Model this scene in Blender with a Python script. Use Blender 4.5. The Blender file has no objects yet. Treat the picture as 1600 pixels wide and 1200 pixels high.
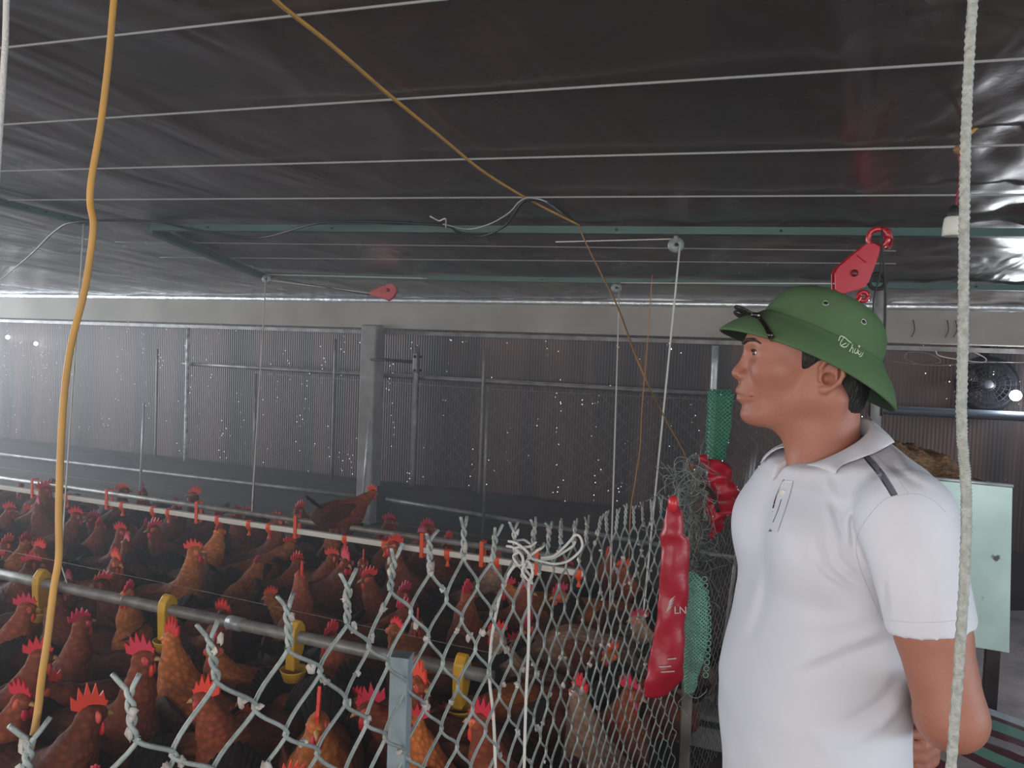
import bpy, math, random, numpy as np
from mathutils import Vector, Matrix, noise
random.seed(7)
rng = np.random.default_rng(11)
C = bpy.context.scene.collection
PI = math.pi
def hx(h, k=1.0):
    h = h.lstrip('#')
    v = [int(h[i:i+2], 16)/255 for i in (0, 2, 4)]
    return tuple([(c/12.92 if c <= .04045 else ((c+.055)/1.055)**2.4)*k for c in v]+[1.0])

# ------------------------------------------------------------------ camera
CAM = Vector((0, 0, 1.5))
YAW, PITCH, ROLL = math.radians(21.8), math.radians(-2.4), math.radians(2.2)
cam = bpy.data.objects.new('camera', bpy.data.cameras.new('camera'))
cam.data.lens = 27.0; cam.data.sensor_width = 36.0; cam.data.clip_start = .02; cam.data.clip_end = 200
RM = Matrix.Rotation(YAW, 3, 'Z') @ Matrix.Rotation(PI/2+PITCH, 3, 'X') @ Matrix.Rotation(ROLL, 3, 'Z')
cam.matrix_world = Matrix.Translation(CAM) @ RM.to_4x4()
C.objects.link(cam); bpy.context.scene.camera = cam
F = 1200.0
def P(px, py, d):
    return CAM + RM @ Vector(((px-800)/F*d, -(py-600)/F*d, -d))
def hit(px, py, p0, n):
    r = RM @ Vector(((px-800)/F, -(py-600)/F, -1.0)); p0 = Vector(p0); n = Vector(n)
    return CAM + r*((p0-CAM).dot(n)/r.dot(n))
YW = 5.6                      # the far wall
ZC, SL = 1.90, .055           # ceiling height at the wall, its slope
def ceil_z(y): return ZC + SL*(YW-y)
CN = Vector((0, SL, 1)).normalized()
def onceil(px, py, dz=0.0): return hit(px, py, (0, YW, ZC-dz), (0, SL, 1))
def onwall(px, py, y=YW): return hit(px, py, (0, y, 0), (0, 1, 0))
def onz(px, py, z): return hit(px, py, (0, 0, z), (0, 0, 1))
def proj(v):
    q = RM.transposed() @ (Vector(v)-CAM)
    return 800+F*q.x/-q.z, 600-F*q.y/-q.z, -q.z

# ------------------------------------------------------------------ world, light, exposure
sc = bpy.context.scene
sc.view_settings.view_transform = 'Standard'; sc.view_settings.look = 'None'
sc.view_settings.gamma = 1.0; sc.view_settings.use_curve_mapping = False
sc.view_settings.exposure = 1.0
w = bpy.data.worlds.new('overcast daylight'); sc.world = w; w.use_nodes = True
w.node_tree.nodes['Background'].inputs[0].default_value = (.88, .93, 1.0, 1)
w.node_tree.nodes['Background'].inputs[1].default_value = 1.0
def area(name, loc, target, sx, sy, power, col):
    l = bpy.data.lights.new(name, 'AREA'); l.shape = 'RECTANGLE'; l.size = sx; l.size_y = sy; l.energy = power; l.color = col
    o = bpy.data.objects.new(name, l); o.location = loc
    o.rotation_euler = (Vector(target)-Vector(loc)).to_track_quat('-Z', 'Y').to_euler(); C.objects.link(o); return o
# daylight through the open service side behind the camera and through the two gable ends
area('daylight_service_side', (-1.2, -3.05, 1.35), (-.5, 3, .9), 6.0, 1.1, 66, (1.0, .90, .82))
area('daylight_left_gable', (-10.5, 2.4, 1.3), (0, 3.0, 1.1), 5.0, 1.0, 260, (.84, .92, 1.0))
area('daylight_right_gable', (4.9, .6, 1.45), (0, 1.5, 1.3), 3.5, 1.0, 52, (.80, .92, 1.0))

# ------------------------------------------------------------------ materials
MATS = {}
def mat(name, col=(.5, .5, .5, 1), rough=.6, metal=0.0, col2=None, nscale=8.0, bump=0.0, bscale=40.0, sss=0.0, spec=.5,
        stretch=(1, 1, 1), lo=.35, hi=.65, coat=0.0, tint=0.0):
    m = bpy.data.materials.new(name); m.use_nodes = True; nt = m.node_tree; b = nt.nodes['Principled BSDF']
    b.inputs['Base Color'].default_value = col; b.inputs['Roughness'].default_value = rough
    b.inputs['Metallic'].default_value = metal; b.inputs['Specular IOR Level'].default_value = spec
    b.inputs['Coat Weight'].default_value = coat
    if sss: b.inputs['Subsurface Weight'].default_value = sss; b.inputs['Subsurface Radius'].default_value = (.012, .005, .003); b.inputs['Subsurface Scale'].default_value = 1.0
    N = nt.nodes.new; L = nt.links.new
    tc = N('ShaderNodeTexCoord'); mp = N('ShaderNodeMapping'); mp.inputs['Scale'].default_value = stretch
    L(tc.outputs['Object'], mp.inputs[0])
    out = None
    if col2 is not None:
        n = N('ShaderNodeTexNoise'); n.inputs['Scale'].default_value = nscale; n.inputs['Detail'].default_value = 6
        r = N('ShaderNodeValToRGB'); r.color_ramp.elements[0].position = lo; r.color_ramp.elements[1].position = hi
        r.color_ramp.elements[0].color = col; r.color_ramp.elements[1].color = col2
        L(mp.outputs[0], n.inputs['Vector']); L(n.outputs[0], r.inputs[0]); L(r.outputs[0], b.inputs['Base Color']); out = r.outputs[0]
    if tint:
        oi = N('ShaderNodeObjectInfo'); hs = N('ShaderNodeHueSaturation')
        m1 = N('ShaderNodeMapRange'); m1.inputs[3].default_value = 1-tint; m1.inputs[4].default_value = 1+tint
        m2 = N('ShaderNodeMapRange'); m2.inputs[3].default_value = .485; m2.inputs[4].default_value = .515
        L(oi.outputs['Random'], m1.inputs[0]); L(oi.outputs['Random'], m2.inputs[0])
        L(m1.outputs[0], hs.inputs['Value']); L(m2.outputs[0], hs.inputs['Hue'])
        if out: L(out, hs.inputs['Color'])
        else: hs.inputs['Color'].default_value = col
        L(hs.outputs[0], b.inputs['Base Color'])
    if bump:
        n2 = N('ShaderNodeTexNoise'); n2.inputs['Scale'].default_value = bscale; n2.inputs['Detail'].default_value = 5
        bp = N('ShaderNodeBump'); bp.inputs['Strength'].default_value = bump; bp.inputs['Distance'].default_value = .01
        L(mp.outputs[0], n2.inputs['Vector']); L(n2.outputs[0], bp.inputs['Height']); L(bp.outputs[0], b.inputs['Normal'])
    MATS[name] = m
    return m

# ------------------------------------------------------------------ geometry helpers
class G:
    def __init__(s): s.v = []; s.f = []; s.off = Vector((0, 0, 0))
    def add(s, vs, fs):
        k = len(s.v); s.v += [tuple(v) for v in vs]; s.f += [tuple(i+k for i in f) for f in fs]; return s
    def box(s, c, sz, R=None):
        R = R or Matrix.Identity(3); c = Vector(c); h = [x/2 for x in sz]
        vs = [c + R @ Vector((a*h[0], b*h[1], d*h[2])) for a in (-1, 1) for b in (-1, 1) for d in (-1, 1)]
        return s.add(vs, [(0, 1, 3, 2), (4, 6, 7, 5), (0, 4, 5, 1), (2, 3, 7, 6), (0, 2, 6, 4), (1, 5, 7, 3)])
    def tube(s, pts, r, n=8, cap=True, flat=None):
        pts = [Vector(p) for p in pts]; m = len(pts); rr = r if hasattr(r, '__len__') else [r]*m
        t = (pts[1]-pts[0]).normalized(); up = Vector((0, 0, 1)) if abs(t.z) < .9 else Vector((1, 0, 0))
        a = t.cross(up).normalized(); vs = []
        for i, p in enumerate(pts):
            if i == 0: t = pts[1]-p
            elif i == m-1: t = p-pts[i-1]
            else: t = pts[i+1]-pts[i-1]
            if t.length < 1e-9: t = Vector((0, 0, 1))
            t = t.normalized(); a = (a - t*a.dot(t))
            if a.length < 1e-6: a = t.orthogonal()
            a = a.normalized(); b = t.cross(a)
            for k in range(n):
                q = 2*PI*k/n; vs.append(p + a*(math.cos(q)*rr[i]) + b*(math.sin(q)*rr[i]*(flat or 1)))
        fs = [(i*n+k, i*n+(k+1) % n, (i+1)*n+(k+1) % n, (i+1)*n+k) for i in range(m-1) for k in range(n)]
        if cap: fs += [tuple(range(n-1, -1, -1)), tuple((m-1)*n+k for k in range(n))]
        return s.add(vs, fs)
    def lathe(s, prof, c, R=None, n=24, sx=1, sy=1):
        R = R or Matrix.Identity(3); c = Vector(c); m = len(prof); vs = []
        for r, z in prof:
            for k in range(n):
                q = 2*PI*k/n; vs.append(c + R @ Vector((r*math.cos(q)*sx, r*math.sin(q)*sy, z)))
        fs = [(i*n+k, i*n+(k+1) % n, (i+1)*n+(k+1) % n, (i+1)*n+k) for i in range(m-1) for k in range(n)]
        fs += [tuple(range(n-1, -1, -1)), tuple((m-1)*n+k for k in range(n))]
        return s.add(vs, fs)
    def prism(s, poly, o, ux, uy, th):
        o, ux, uy = Vector(o), Vector(ux), Vector(uy); nn = ux.cross(uy).normalized()*th/2; m = len(poly)
        vs = [o+ux*a+uy*b+nn for a, b in poly]+[o+ux*a+uy*b-nn for a, b in poly]
        fs = [tuple(range(m)), tuple(range(2*m-1, m-1, -1))]+[(i, i+m, (i+1) % m+m, (i+1) % m) for i in range(m)]
        return s.add(vs, fs)
    def blob(s, c, r, sq=(1, 1, 1), n=10, amp=.15, f=8):
        c = Vector(c); vs = []; 
        for i in range(n+1):
            th = PI*i/n
            for k in range(2*n):
                q = PI*k/n; d = Vector((math.sin(th)*math.cos(q), math.sin(th)*math.sin(q), math.cos(th)))
                rr = r*(1+amp*noise.noise((d*r+c)*f)*2)
                vs.append(c+Vector((d.x*rr*sq[0], d.y*rr*sq[1], d.z*rr*sq[2])))
        M = 2*n
        return s.add(vs, [(i*M+k, (i+1)*M+k, (i+1)*M+(k+1) % M, i*M+(k+1) % M) for i in range(n) for k in range(M)])
    def build(s, name, m, parent=None, smooth=True, bevel=0, loc=None):
        me = bpy.data.meshes.new(name)
        o = bpy.data.objects.new(name, me); C.objects.link(o)
        off = Vector((0, 0, 0))
        if parent is not None:
            o.parent = parent; q = parent
            while q is not None: off += q.location; q = q.parent
        elif s.v:
            a = np.array(s.v); lo, hi = a.min(0), a.max(0)
            off = Vector(((lo[0]+hi[0])/2, (lo[1]+hi[1])/2, lo[2])) if loc is None else Vector(loc); o.location = off
        me.from_pydata([tuple(Vector(v)-off) for v in s.v], [], s.f); me.update()
        if smooth: me.shade_smooth()
        if m: me.materials.append(m)
        if smooth == 'auto':
            me.set_sharp_from_angle(angle=math.radians(40))
        if bevel:
            bm = o.modifiers.new('bevel', 'BEVEL'); bm.width = bevel; bm.segments = 2; bm.limit_method = 'ANGLE'
        return o
def setp(o, label=None, cat=None, group=None, kind=None):
    for k, v in (('label', label), ('category', cat), ('group', group), ('kind', kind)):
        if v: o[k] = v
    return o
def thing(name, label, cat, loc=(0, 0, 0), group=None):
    o = bpy.data.objects.new(name, None); C.objects.link(o); o.location = loc; o.empty_display_size = .05
    return setp(o, label, cat, group)
def smoothpath(pts, k=6):
    pts = [Vector(p) for p in pts]; out = []
    q = [pts[0]*2-pts[1]]+pts+[pts[-1]*2-pts[-2]]
    for i in range(1, len(q)-2):
        a, b, c, d = q[i-1], q[i], q[i+1], q[i+2]
        for j in range(k):
            t = j/k; out.append(.5*((2*b)+(c-a)*t+(2*a-5*b+4*c-d)*t*t+(3*b-a-3*c+d)*t**3))
    out.append(pts[-1]); return out
def surface_nets(fn, lo, hi, h):
    lo = np.array(lo, float); hi = np.array(hi, float); n = np.ceil((hi-lo)/h).astype(int)+1
    ax = [lo[i]+h*np.arange(n[i]) for i in range(3)]
    X, Y, Z = np.meshgrid(*ax, indexing='ij'); D = fn(X, Y, Z).astype(np.float32); s = D < 0
    cnt = np.zeros(n-1, np.int8)
    cs = [(a, b, c) for a in (0, 1) for b in (0, 1) for c in (0, 1)]
    sl = lambda A, c: A[c[0]:A.shape[0]-1+c[0], c[1]:A.shape[1]-1+c[1], c[2]:A.shape[2]-1+c[2]]
    for c in cs: cnt += sl(s, c)
    act = (cnt > 0) & (cnt < 8); idx = -np.ones(act.shape, np.int64); I = np.argwhere(act); idx[act] = np.arange(len(I))
    acc = np.zeros((len(I), 3)); num = np.zeros(len(I))
    def val(off): return D[I[:, 0]+off[0], I[:, 1]+off[1], I[:, 2]+off[2]]
    for c in cs:
        for a in range(3):
            if c[a] == 0:
                c2 = list(c); c2[a] = 1; d0, d1 = val(c), val(c2); m = (d0 < 0) != (d1 < 0)
                t = np.where(m, d0/np.where(d0-d1 == 0, 1, d0-d1), 0)
                p = np.tile(np.array(c, float), (len(I), 1)); p[:, a] += t; acc[m] += p[m]; num[m] += 1
    V = lo+h*(I+acc/num[:, None]); F_ = []
    for a in range(3):
        b, c = (a+1) % 3, (a+2) % 3
        s0 = [slice(1, -1)]*3; s0[a] = slice(0, -1); s1 = list(s0); s1[a] = slice(1, None)
        A0, A1 = s[tuple(s0)], s[tuple(s1)]; E = np.argwhere(A0 != A1); sg = A0[A0 != A1]
        base = E.copy(); base[:, b] += 1; base[:, c] += 1
        def cell(db, dc):
            q = base.copy(); q[:, b] += db; q[:, c] += dc; return idx[q[:, 0], q[:, 1], q[:, 2]]
        q = np.stack([cell(-1, -1), cell(0, -1), cell(0, 0), cell(-1, 0)], 1); q[~sg] = q[~sg][:, ::-1]; F_.append(q)
    return V, np.concatenate(F_)
def smin(a, b, k):
    h = np.maximum(k-np.abs(a-b), 0)/k; return np.minimum(a, b)-h*h*k*.25
def smax(a, b, k): return -smin(-a, -b, k)
def ell(X, Y, Z, c, r, R=None):
    x, y, z = X-c[0], Y-c[1], Z-c[2]
    if R is not None:
        x, y, z = (R[0][0]*x+R[1][0]*y+R[2][0]*z, R[0][1]*x+R[1][1]*y+R[2][1]*z, R[0][2]*x+R[1][2]*y+R[2][2]*z)
    k0 = np.sqrt((x/r[0])**2+(y/r[1])**2+(z/r[2])**2); k1 = np.sqrt((x/r[0]**2)**2+(y/r[1]**2)**2+(z/r[2]**2)**2)
    return k0*(k0-1)/np.maximum(k1, 1e-9)
def cone(X, Y, Z, a, b, r1, r2):
    a = np.array(a, float); b = np.array(b, float); d = b-a; L2 = (d*d).sum()
    t = np.clip(((X-a[0])*d[0]+(Y-a[1])*d[1]+(Z-a[2])*d[2])/L2, 0, 1)
    return np.sqrt((X-a[0]-t*d[0])**2+(Y-a[1]-t*d[1])**2+(Z-a[2]-t*d[2])**2)-(r1+(r2-r1)*t)

# ------------------------------------------------------------------ setting
M_ceil = mat('dark_tarpaulin', hx('#5a4c4b'), .36, col2=hx('#454040'), nscale=1.2, bump=.0, spec=.8)
def ceil_nodes():
    nt = M_ceil.node_tree; N = nt.nodes.new; L = nt.links.new; b = nt.nodes['Principled BSDF']
    tc = N('ShaderNodeTexCoord')
    mp = N('ShaderNodeMapping'); mp.inputs['Scale'].default_value = (1.1, .35, 1); mp.inputs['Rotation'].default_value = (0, 0, .5)
    n1 = N('ShaderNodeTexNoise'); n1.inputs['Scale'].default_value = 2.2; n1.inputs['Detail'].default_value = 3; n1.inputs['Distortion'].default_value = .6
    L(tc.outputs['Object'], mp.inputs[0]); L(mp.outputs[0], n1.inputs['Vector'])
    n2 = N('ShaderNodeTexNoise'); n2.inputs['Scale'].default_value = 60; n2.inputs['Detail'].default_value = 3; L(tc.outputs['Object'], n2.inputs['Vector'])
    ad = N('ShaderNodeMath'); ad.operation = 'MULTIPLY_ADD'; ad.inputs[1].default_value = .012; L(n2.outputs[0], ad.inputs[0]); L(n1.outputs[0], ad.inputs[2])
    bp = N('ShaderNodeBump'); bp.inputs['Strength'].default_value = .55; bp.inputs['Distance'].default_value = .06
    L(ad.outputs[0], bp.inputs['Height']); L(bp.outputs[0], b.inputs['Normal'])
    # dusty spots of droppings and dried drips
    vo = N('ShaderNodeTexVoronoi'); vo.inputs['Scale'].default_value = 9; L(tc.outputs['Object'], vo.inputs['Vector'])
    n3 = N('ShaderNodeTexNoise'); n3.inputs['Scale'].default_value = 2.5; L(tc.outputs['Object'], n3.inputs['Vector'])
    r1 = N('ShaderNodeMapRange'); r1.inputs[1].default_value = .10; r1.inputs[2].default_value = .04; L(vo.outputs['Distance'], r1.inputs[0])
    r2 = N('ShaderNodeMapRange'); r2.inputs[1].default_value = .52; r2.inputs[2].default_value = .66; L(n3.outputs[0], r2.inputs[0])
    mu = N('ShaderNodeMath'); mu.operation = 'MULTIPLY'; L(r1.outputs[0], mu.inputs[0]); L(r2.outputs[0], mu.inputs[1])
    m2 = N('ShaderNodeMath'); m2.operation = 'MULTIPLY'; L(mu.outputs[0], m2.inputs[0]); m2.inputs[1].default_value = .22
    mx = N('ShaderNodeMix'); mx.data_type = 'RGBA'; L(m2.outputs[0], mx.inputs[0])
    src = b.inputs['Base Color'].links[0].from_socket; L(src, mx.inputs[6]); mx.inputs[7].default_value = hx('#8f8884'); L(mx.outputs[2], b.inputs['Base Color'])
    r3 = N('ShaderNodeMapRange'); r3.inputs[3].default_value = .16; r3.inputs[4].default_value = .42; L(n3.outputs[0], r3.inputs[0]); L(r3.outputs[0], b.inputs['Roughness'])
ceil_nodes()
X0, X1, Y0 = -11.0, 5.2, -3.2
g = G(); nx, ny = 420, 200
def sagz(x, y):
    s = .012*noise.noise(Vector((x*1.3, y*.9, 0)))+.006*noise.noise(Vector((x*4+y*3, y*2, 3)))
    # the sheet sags between the wires under it; ragged folds at the right
    k = max(0, min(1, (x-.05-.10*(y-2.3))/.35))
    s += k*(.016*noise.noise(Vector((x*4, y*5, 5)))+.010*noise.noise(Vector((x*11, y*8, 9)))+.004*noise.noise(Vector((x*30, y*24, 2))))
    q = x-.05-.10*(y-2.3)
    s -= .010*math.exp(-(q/.035)**2)
    return s
vs = []
for j in range(ny+1):
    for i in range(nx+1):
        x = X0+(X1-X0)*i/nx; y = Y0+(YW+.12-Y0)*j/ny
        z = ceil_z(y)+.02+sagz(x, y)
        if j == ny: z += .012+.012*noise.noise(Vector((x*6, 0, 1)))
        vs.append((x, y, z))
g.add(vs, [(j*(nx+1)+i, (j+1)*(nx+1)+i, (j+1)*(nx+1)+i+1, j*(nx+1)+i+1) for j in range(ny) for i in range(nx)])
o = setp(g.build('ceiling', M_ceil), 'dark glossy tarpaulin ceiling sheet', kind='structure')
sm = o.modifiers.new('thick', 'SOLIDIFY'); sm.thickness = .006; sm.offset = 1
M_floor = mat('litter_floor', hx('#3a2c24'), .95, col2=hx('#241a17'), nscale=14, bump=.6, bscale=60)
setp(G().box(((X0+X1)/2, (Y0+YW+.6)/2, -.05), (X1-X0, YW+.6-Y0, .1)).build('floor', M_floor, smooth=False), kind='structure')

# far wall: ribbed dark curtain with pinholes of daylight, behind a beam, rails and posts
M_curt = mat('ribbed_curtain', hx('#33292a'), .55, col2=hx('#241f21'), nscale=.9)
def curt_nodes():
    nt = M_curt.node_tree; N = nt.nodes.new; L = nt.links.new; b = nt.nodes['Principled BSDF']
    tc = N('ShaderNodeTexCoord'); sx = N('ShaderNodeSeparateXYZ'); L(tc.outputs['Object'], sx.inputs[0])
    w1 = N('ShaderNodeTexWave'); w1.inputs['Scale'].default_value = 13; w1.inputs['Distortion'].default_value = .6; w1.inputs['Detail'].default_value = 1
    w1.bands_direction = 'X'; L(tc.outputs['Object'], w1.inputs['Vector'])
    bp = N('ShaderNodeBump'); bp.inputs['Strength'].default_value = .6; bp.inputs['Distance'].default_value = .006
    L(w1.outputs[1], bp.inputs['Height']); L(bp.outputs[0], b.inputs['Normal'])
    # broad vertical bands of fading, of the sheet itself
    mp = N('ShaderNodeMapping'); mp.inputs['Scale'].default_value = (2.2, 0, .12); L(tc.outputs['Object'], mp.inputs[0])
    nb = N('ShaderNodeTexNoise'); nb.inputs['Scale'].default_value = 1.6; nb.inputs['Detail'].default_value = 5; L(mp.outputs[0], nb.inputs['Vector'])
    rb = N('ShaderNodeValToRGB'); rb.color_ramp.elements[0].position = .42; rb.color_ramp.elements[1].position = .56
    rb.color_ramp.elements[0].color = hx('#1b1213'); rb.color_ramp.elements[1].color = hx('#402a27'); L(nb.outputs[0], rb.inputs[0])
    # pinholes between the ribs
    mp2 = N('ShaderNodeMapping'); mp2.inputs['Scale'].default_value = (1, 1, .75); L(tc.outputs['Object'], mp2.inputs[0])
    vo = N('ShaderNodeTexVoronoi'); vo.inputs['Scale'].default_value = 34; L(mp2.outputs[0], vo.inputs['Vector'])
    lt = N('ShaderNodeMath'); lt.operation = 'LESS_THAN'; lt.inputs[1].default_value = .115; L(vo.outputs['Distance'], lt.inputs[0])
    mp3 = N('ShaderNodeMapping'); mp3.inputs['Scale'].default_value = (3.0, 1, .45); L(tc.outputs['Object'], mp3.inputs[0])
    n3 = N('ShaderNodeTexNoise'); n3.inputs['Scale'].default_value = 3.0; n3.inputs['Detail'].default_value = 4; L(mp3.outputs[0], n3.inputs['Vector'])
    gt = N('ShaderNodeMath'); gt.operation = 'GREATER_THAN'; gt.inputs[1].default_value = .565; L(n3.outputs[0], gt.inputs[0])
    mu = N('ShaderNodeMath'); mu.operation = 'MULTIPLY'; L(lt.outputs[0], mu.inputs[0]); L(gt.outputs[0], mu.inputs[1])
    tr = N('ShaderNodeBsdfTransparent'); mx = N('ShaderNodeMixShader'); L(mu.outputs[0], mx.inputs[0])
    L(rb.outputs[0], b.inputs['Base Color'])
    L(b.outputs[0], mx.inputs[1]); L(tr.outputs[0], mx.inputs[2]); L(mx.outputs[0], nt.nodes['Material Output'].inputs[0])
curt_nodes()
CY = YW+.34
ztop = ceil_z(YW)
g = G(); n = 900; x0, x1 = X0, X1; vs = []
for i in range(n+1):
    x = x0+(x1-x0)*i/n; y = CY+.018*math.sin(x*2.4)+.01*noise.noise(Vector((x*3, 0, 0)))
    vs += [(x, y, .0), (x, y, 1.2), (x, y, ztop-.19)]
g.add(vs, [(3*i+k, 3*i+3+k, 3*i+4+k, 3*i+1+k) for i in range(n) for k in (0, 1)])
setp(g.build('wall_back', M_curt), 'dark ribbed plastic curtain closing the long side', kind='structure')
M_conc = mat('whitewashed_concrete', hx('#9a948c'), .85, col2=hx('#87817a'), nscale=2.5, bump=.25, bscale=18)
M_conc2 = mat('stained_concrete', hx('#8b8887'), .9, col2=hx('#6c6765'), nscale=6, bump=.4, bscale=30)
zb0, zb1 = ztop-.245, ztop-.02
setp(G().box(((X0+X1)/2, YW+.08, (zb0+zb1)/2), (X1-X0, .16, zb1-zb0)).build('trim_1', M_conc, smooth=False, bevel=.006), 'whitewashed concrete ring beam under the ceiling', kind='structure')
# silver foil strip in the joint of beam and ceiling
M_foil = mat('silver_foil', hx('#d8dcdf'), .28, .75, bump=.5, bscale=30)
g = G(); vs = []
for i in range(701):
    x = X0+(X1-X0)*i/700
    a = .006*noise.noise(Vector((x*9, 2, 0))); b = .006*noise.noise(Vector((x*7, 5, 0)))
    vs += [(x, YW-.005+a, zb1-.012+b*.6), (x, YW-.028+b, zb1+.012+a), (x, YW-.006+a, zb1+.034)]
g.add(vs, [(3*i+k, 3*i+3+k, 3*i+4+k, 3*i+1+k) for i in range(700) for k in (0, 1)])
setp(g.build('trim_2', M_foil), 'crumpled silver foil strip along the top of the beam', kind='structure')
M_galv = mat('galvanised_rail', hx('#7f7c7b'), .5, .5, col2=hx('#5d5a5a'), nscale=12)
M_galvl = mat('pale_pipe', hx('#aeb0b0'), .4, .3, col2=hx('#8b8c8d'), nscale=20)
# low parapet behind the birds
setp(G().box(((X0+X1)/2, YW+.12, .16), (X1-X0, .24, .32)).build('wall_plinth', mat('damp_plinth', hx('#2c2627'), .9, col2=hx('#1f1b1c'), nscale=5), smooth=False), 'dark damp plinth under the curtain', kind='structure')
# thin gap frame under the beam
setp(G().box(((X0+X1)/2, YW+.14, zb0-.03), (X1-X0, .04, .03)).build('trim_3', M_galv, smooth=False), 'pale steel angle under the beam', kind='structure')
# gable ends and part walls near the camera side
M_dark = mat('dark_sheet', hx('#3a3a3e'), .8)
setp(G().box((X0-.05, (Y0+YW)/2, .4), (.1, YW-Y0, .8)).build('wall_left', M_dark, smooth=False), kind='structure')
setp(G().box((X1+.05, (Y0+YW)/2+.6, .45), (.1, YW-Y0-1.2, .9)).build('wall_right', M_dark, smooth=False), kind='structure')
setp(G().box(((X0+X1)/2, Y0-.05, .4), (X1-X0, .1, .8)).build('wall_front', M_dark, smooth=False), kind='structure')

# column
a = onwall(585, 520)
pxl = (proj((a.x-.1, YW, a.z))[0], proj((a.x+.1, YW, a.z))[0])
g = G(); g.box((a.x, YW-.02, (zb0+.02)/2), (.15, .15, zb0+.02)); g.box((a.x, YW-.0, zb0+.0), (.17, .16, .05))
setp(g.build('concrete_column', M_conc2, smooth=False, bevel=.012), 'square grey concrete column under the long beam', 'column')

def bar(name, p, q, r, m, label, cat, n=8, group=None):
    d = (q-p); g = G().tube([p+d*k/6 for k in range(7)], r, n); return setp(g.build(name, m), label, cat, group)
def rail(name, px1, py1, px2, py2, y, r, m, label, cat):
    p, q = onwall(px1, py1, y), onwall(px2, py2, y); return bar(name, p, q, r, m, label, cat)
# rails of the wall
rail('steel_rail', -40, 705, 566, 776, YW-.03, .02, M_galv, 'long pale rail low along the curtain, left of the column', 'rail')
rail('steel_rail', 604, 780, 1150, 872, YW-.03, .02, M_galv, 'pale rail low along the curtain, right of the column', 'rail')
rail('steel_rail', 286, 568, 1112, 616, YW+.1, .019, M_galv, 'grey pipe rail halfway up the curtain, passing behind the column', 'rail')
rail('steel_rail', 1375, 640, 1640, 653, YW+.05, .03, mat('wet_steel_rail', hx('#4a515b'), .55, .3), 'blue grey rail across the curtain behind the helmet and the rope', 'rail')
# upright posts of the wall frame
for (xa, ya, xb, yb, r, m, lab) in (
        (294, 512, 285, 775, .019, mat('flaky_white_paint', hx('#c4c8c8'), .5, .2, col2=hx('#6f7072'), nscale=30), 'flaking white steel post at the left end of the middle rail'),
        (652, 540, 641, 800, .022, M_galv, 'dull steel upright carrying the clamp bracket, right of the column'),
        (1118, 540, 1112, 700, .026, M_galvl, 'grey steel post behind the green net sleeve'),
        (757, 545, 748, 760, .010, M_galv, 'thin faint upright wired to the curtain in the middle'),
        (246, 545, 238, 640, .010, M_galv, 'thin faint upright left of the flaking white post'),
        (524, 530, 515, 720, .012, M_galv, 'thin faint upright left of the column')):
    p, q = onwall(xa, ya, YW+.06), onwall(xb, yb, YW+.06); q = Vector((p.x, q.y, .33))
    setp(G().tube([p+(q-p)*k/8 for k in range(9)], r, 6).build('steel_post', m), lab, 'post')
# short pale rods standing in front of the wall
for (xa, ya, xb, yb, yy, lab) in ((225, 629, 219, 770, YW-.25, 'short thin white rod standing alone left of the flaking post'),
                                  (577, 656, 566, 790, YW-.28, 'short thin white rod leaning against the concrete column')):
    p, q = onwall(xa, ya, yy), onwall(xb, yb, yy)
    q2 = q+(q-p)*1.6; q2 = p+(q2-p)*((p.z-.01)/(p.z-q2.z))
    setp(G().tube([p, (p+q2)/2, q2], .011, 8).build('rod', M_galvl), lab, 'rod')
# clamp bracket beside the column
t = thing('clamp_bracket', 'dark rusty pipe clamp bolted between the column and the steel upright', 'bracket', onwall(640, 560, YW-.02))
M_rust = mat('dark_rust', hx('#3b3230'), .7, .3, col2=hx('#241e1d'), nscale=20)
G().tube([onwall(578, 562, YW-.08), onwall(600, 562, YW-.13), onwall(650, 566, YW-.13)], .013, 8).build('arm', M_rust, t)
c = onwall(650, 567, YW-.14); G().box(c, (.04, .04, .16)).build('plate', M_galv, t, False, .004)
G().tube([c+Vector((0, -.03, .05)), c+Vector((0, .08, .05))], .012, 8).build('bolt', M_rust, t)
G().tube([c+Vector((0, -.03, -.06)), c+Vector((0, .08, -.06))], .012, 8).build('bolt', M_rust, t)

# ------------------------------------------------------------------ ceiling wires and purlins
M_wire = mat('white_cord', hx('#8f908f'), .9, spec=.2)
M_string = mat('grey_string', hx('#7f7d7b'), .8)
def ceilwire(x1, y1, x2, y2, r, m, label, mid=None, dz=.0):
    p, q = onceil(x1, y1, dz), onceil(x2, y2, dz); d = q-p; pts = []
    for k in range(41):
        s = p+d*(k/40); s.z = min(s.z, ceil_z(s.y)+sagz(s.x, s.y)+.02-r) if True else s.z; pts.append(s)
    return setp(G().tube(pts, r, 6).build('support_wire', m), label, 'wire', None)
WL = [(-60, 82, 700, -2, .0028, 'nearest pale support wire crossing the top left corner of the ceiling'),
      (-60, 199, 1660, 88, .0032, 'pale support wire, second from the camera under the ceiling'),
      (-60, 269, 1660, 225, .0036, 'pale support wire, third from the camera under the ceiling'),
      (-60, 313, 1660, 304, .0036, 'pale support wire just before the first green purlin'),
      (180, 378, 1400, 392, .0035, 'faint thin wire just behind the first green purlin'),
      (250, 402, 1400, 412, .0035, 'faint thin wire midway between the two green purlins'),
      (300, 462, 1300, 466, .003, 'faint thin wire close above the foil strip')]
for (x1, y1, x2, y2, r, lab) in WL: ceilwire(x1, y1, x2, y2, r, M_wire if 'pale' in lab else M_string, lab)
M_green = mat('green_painted_steel', hx('#34554e'), .45, .1, col2=hx('#2a4640'), nscale=3)
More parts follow.
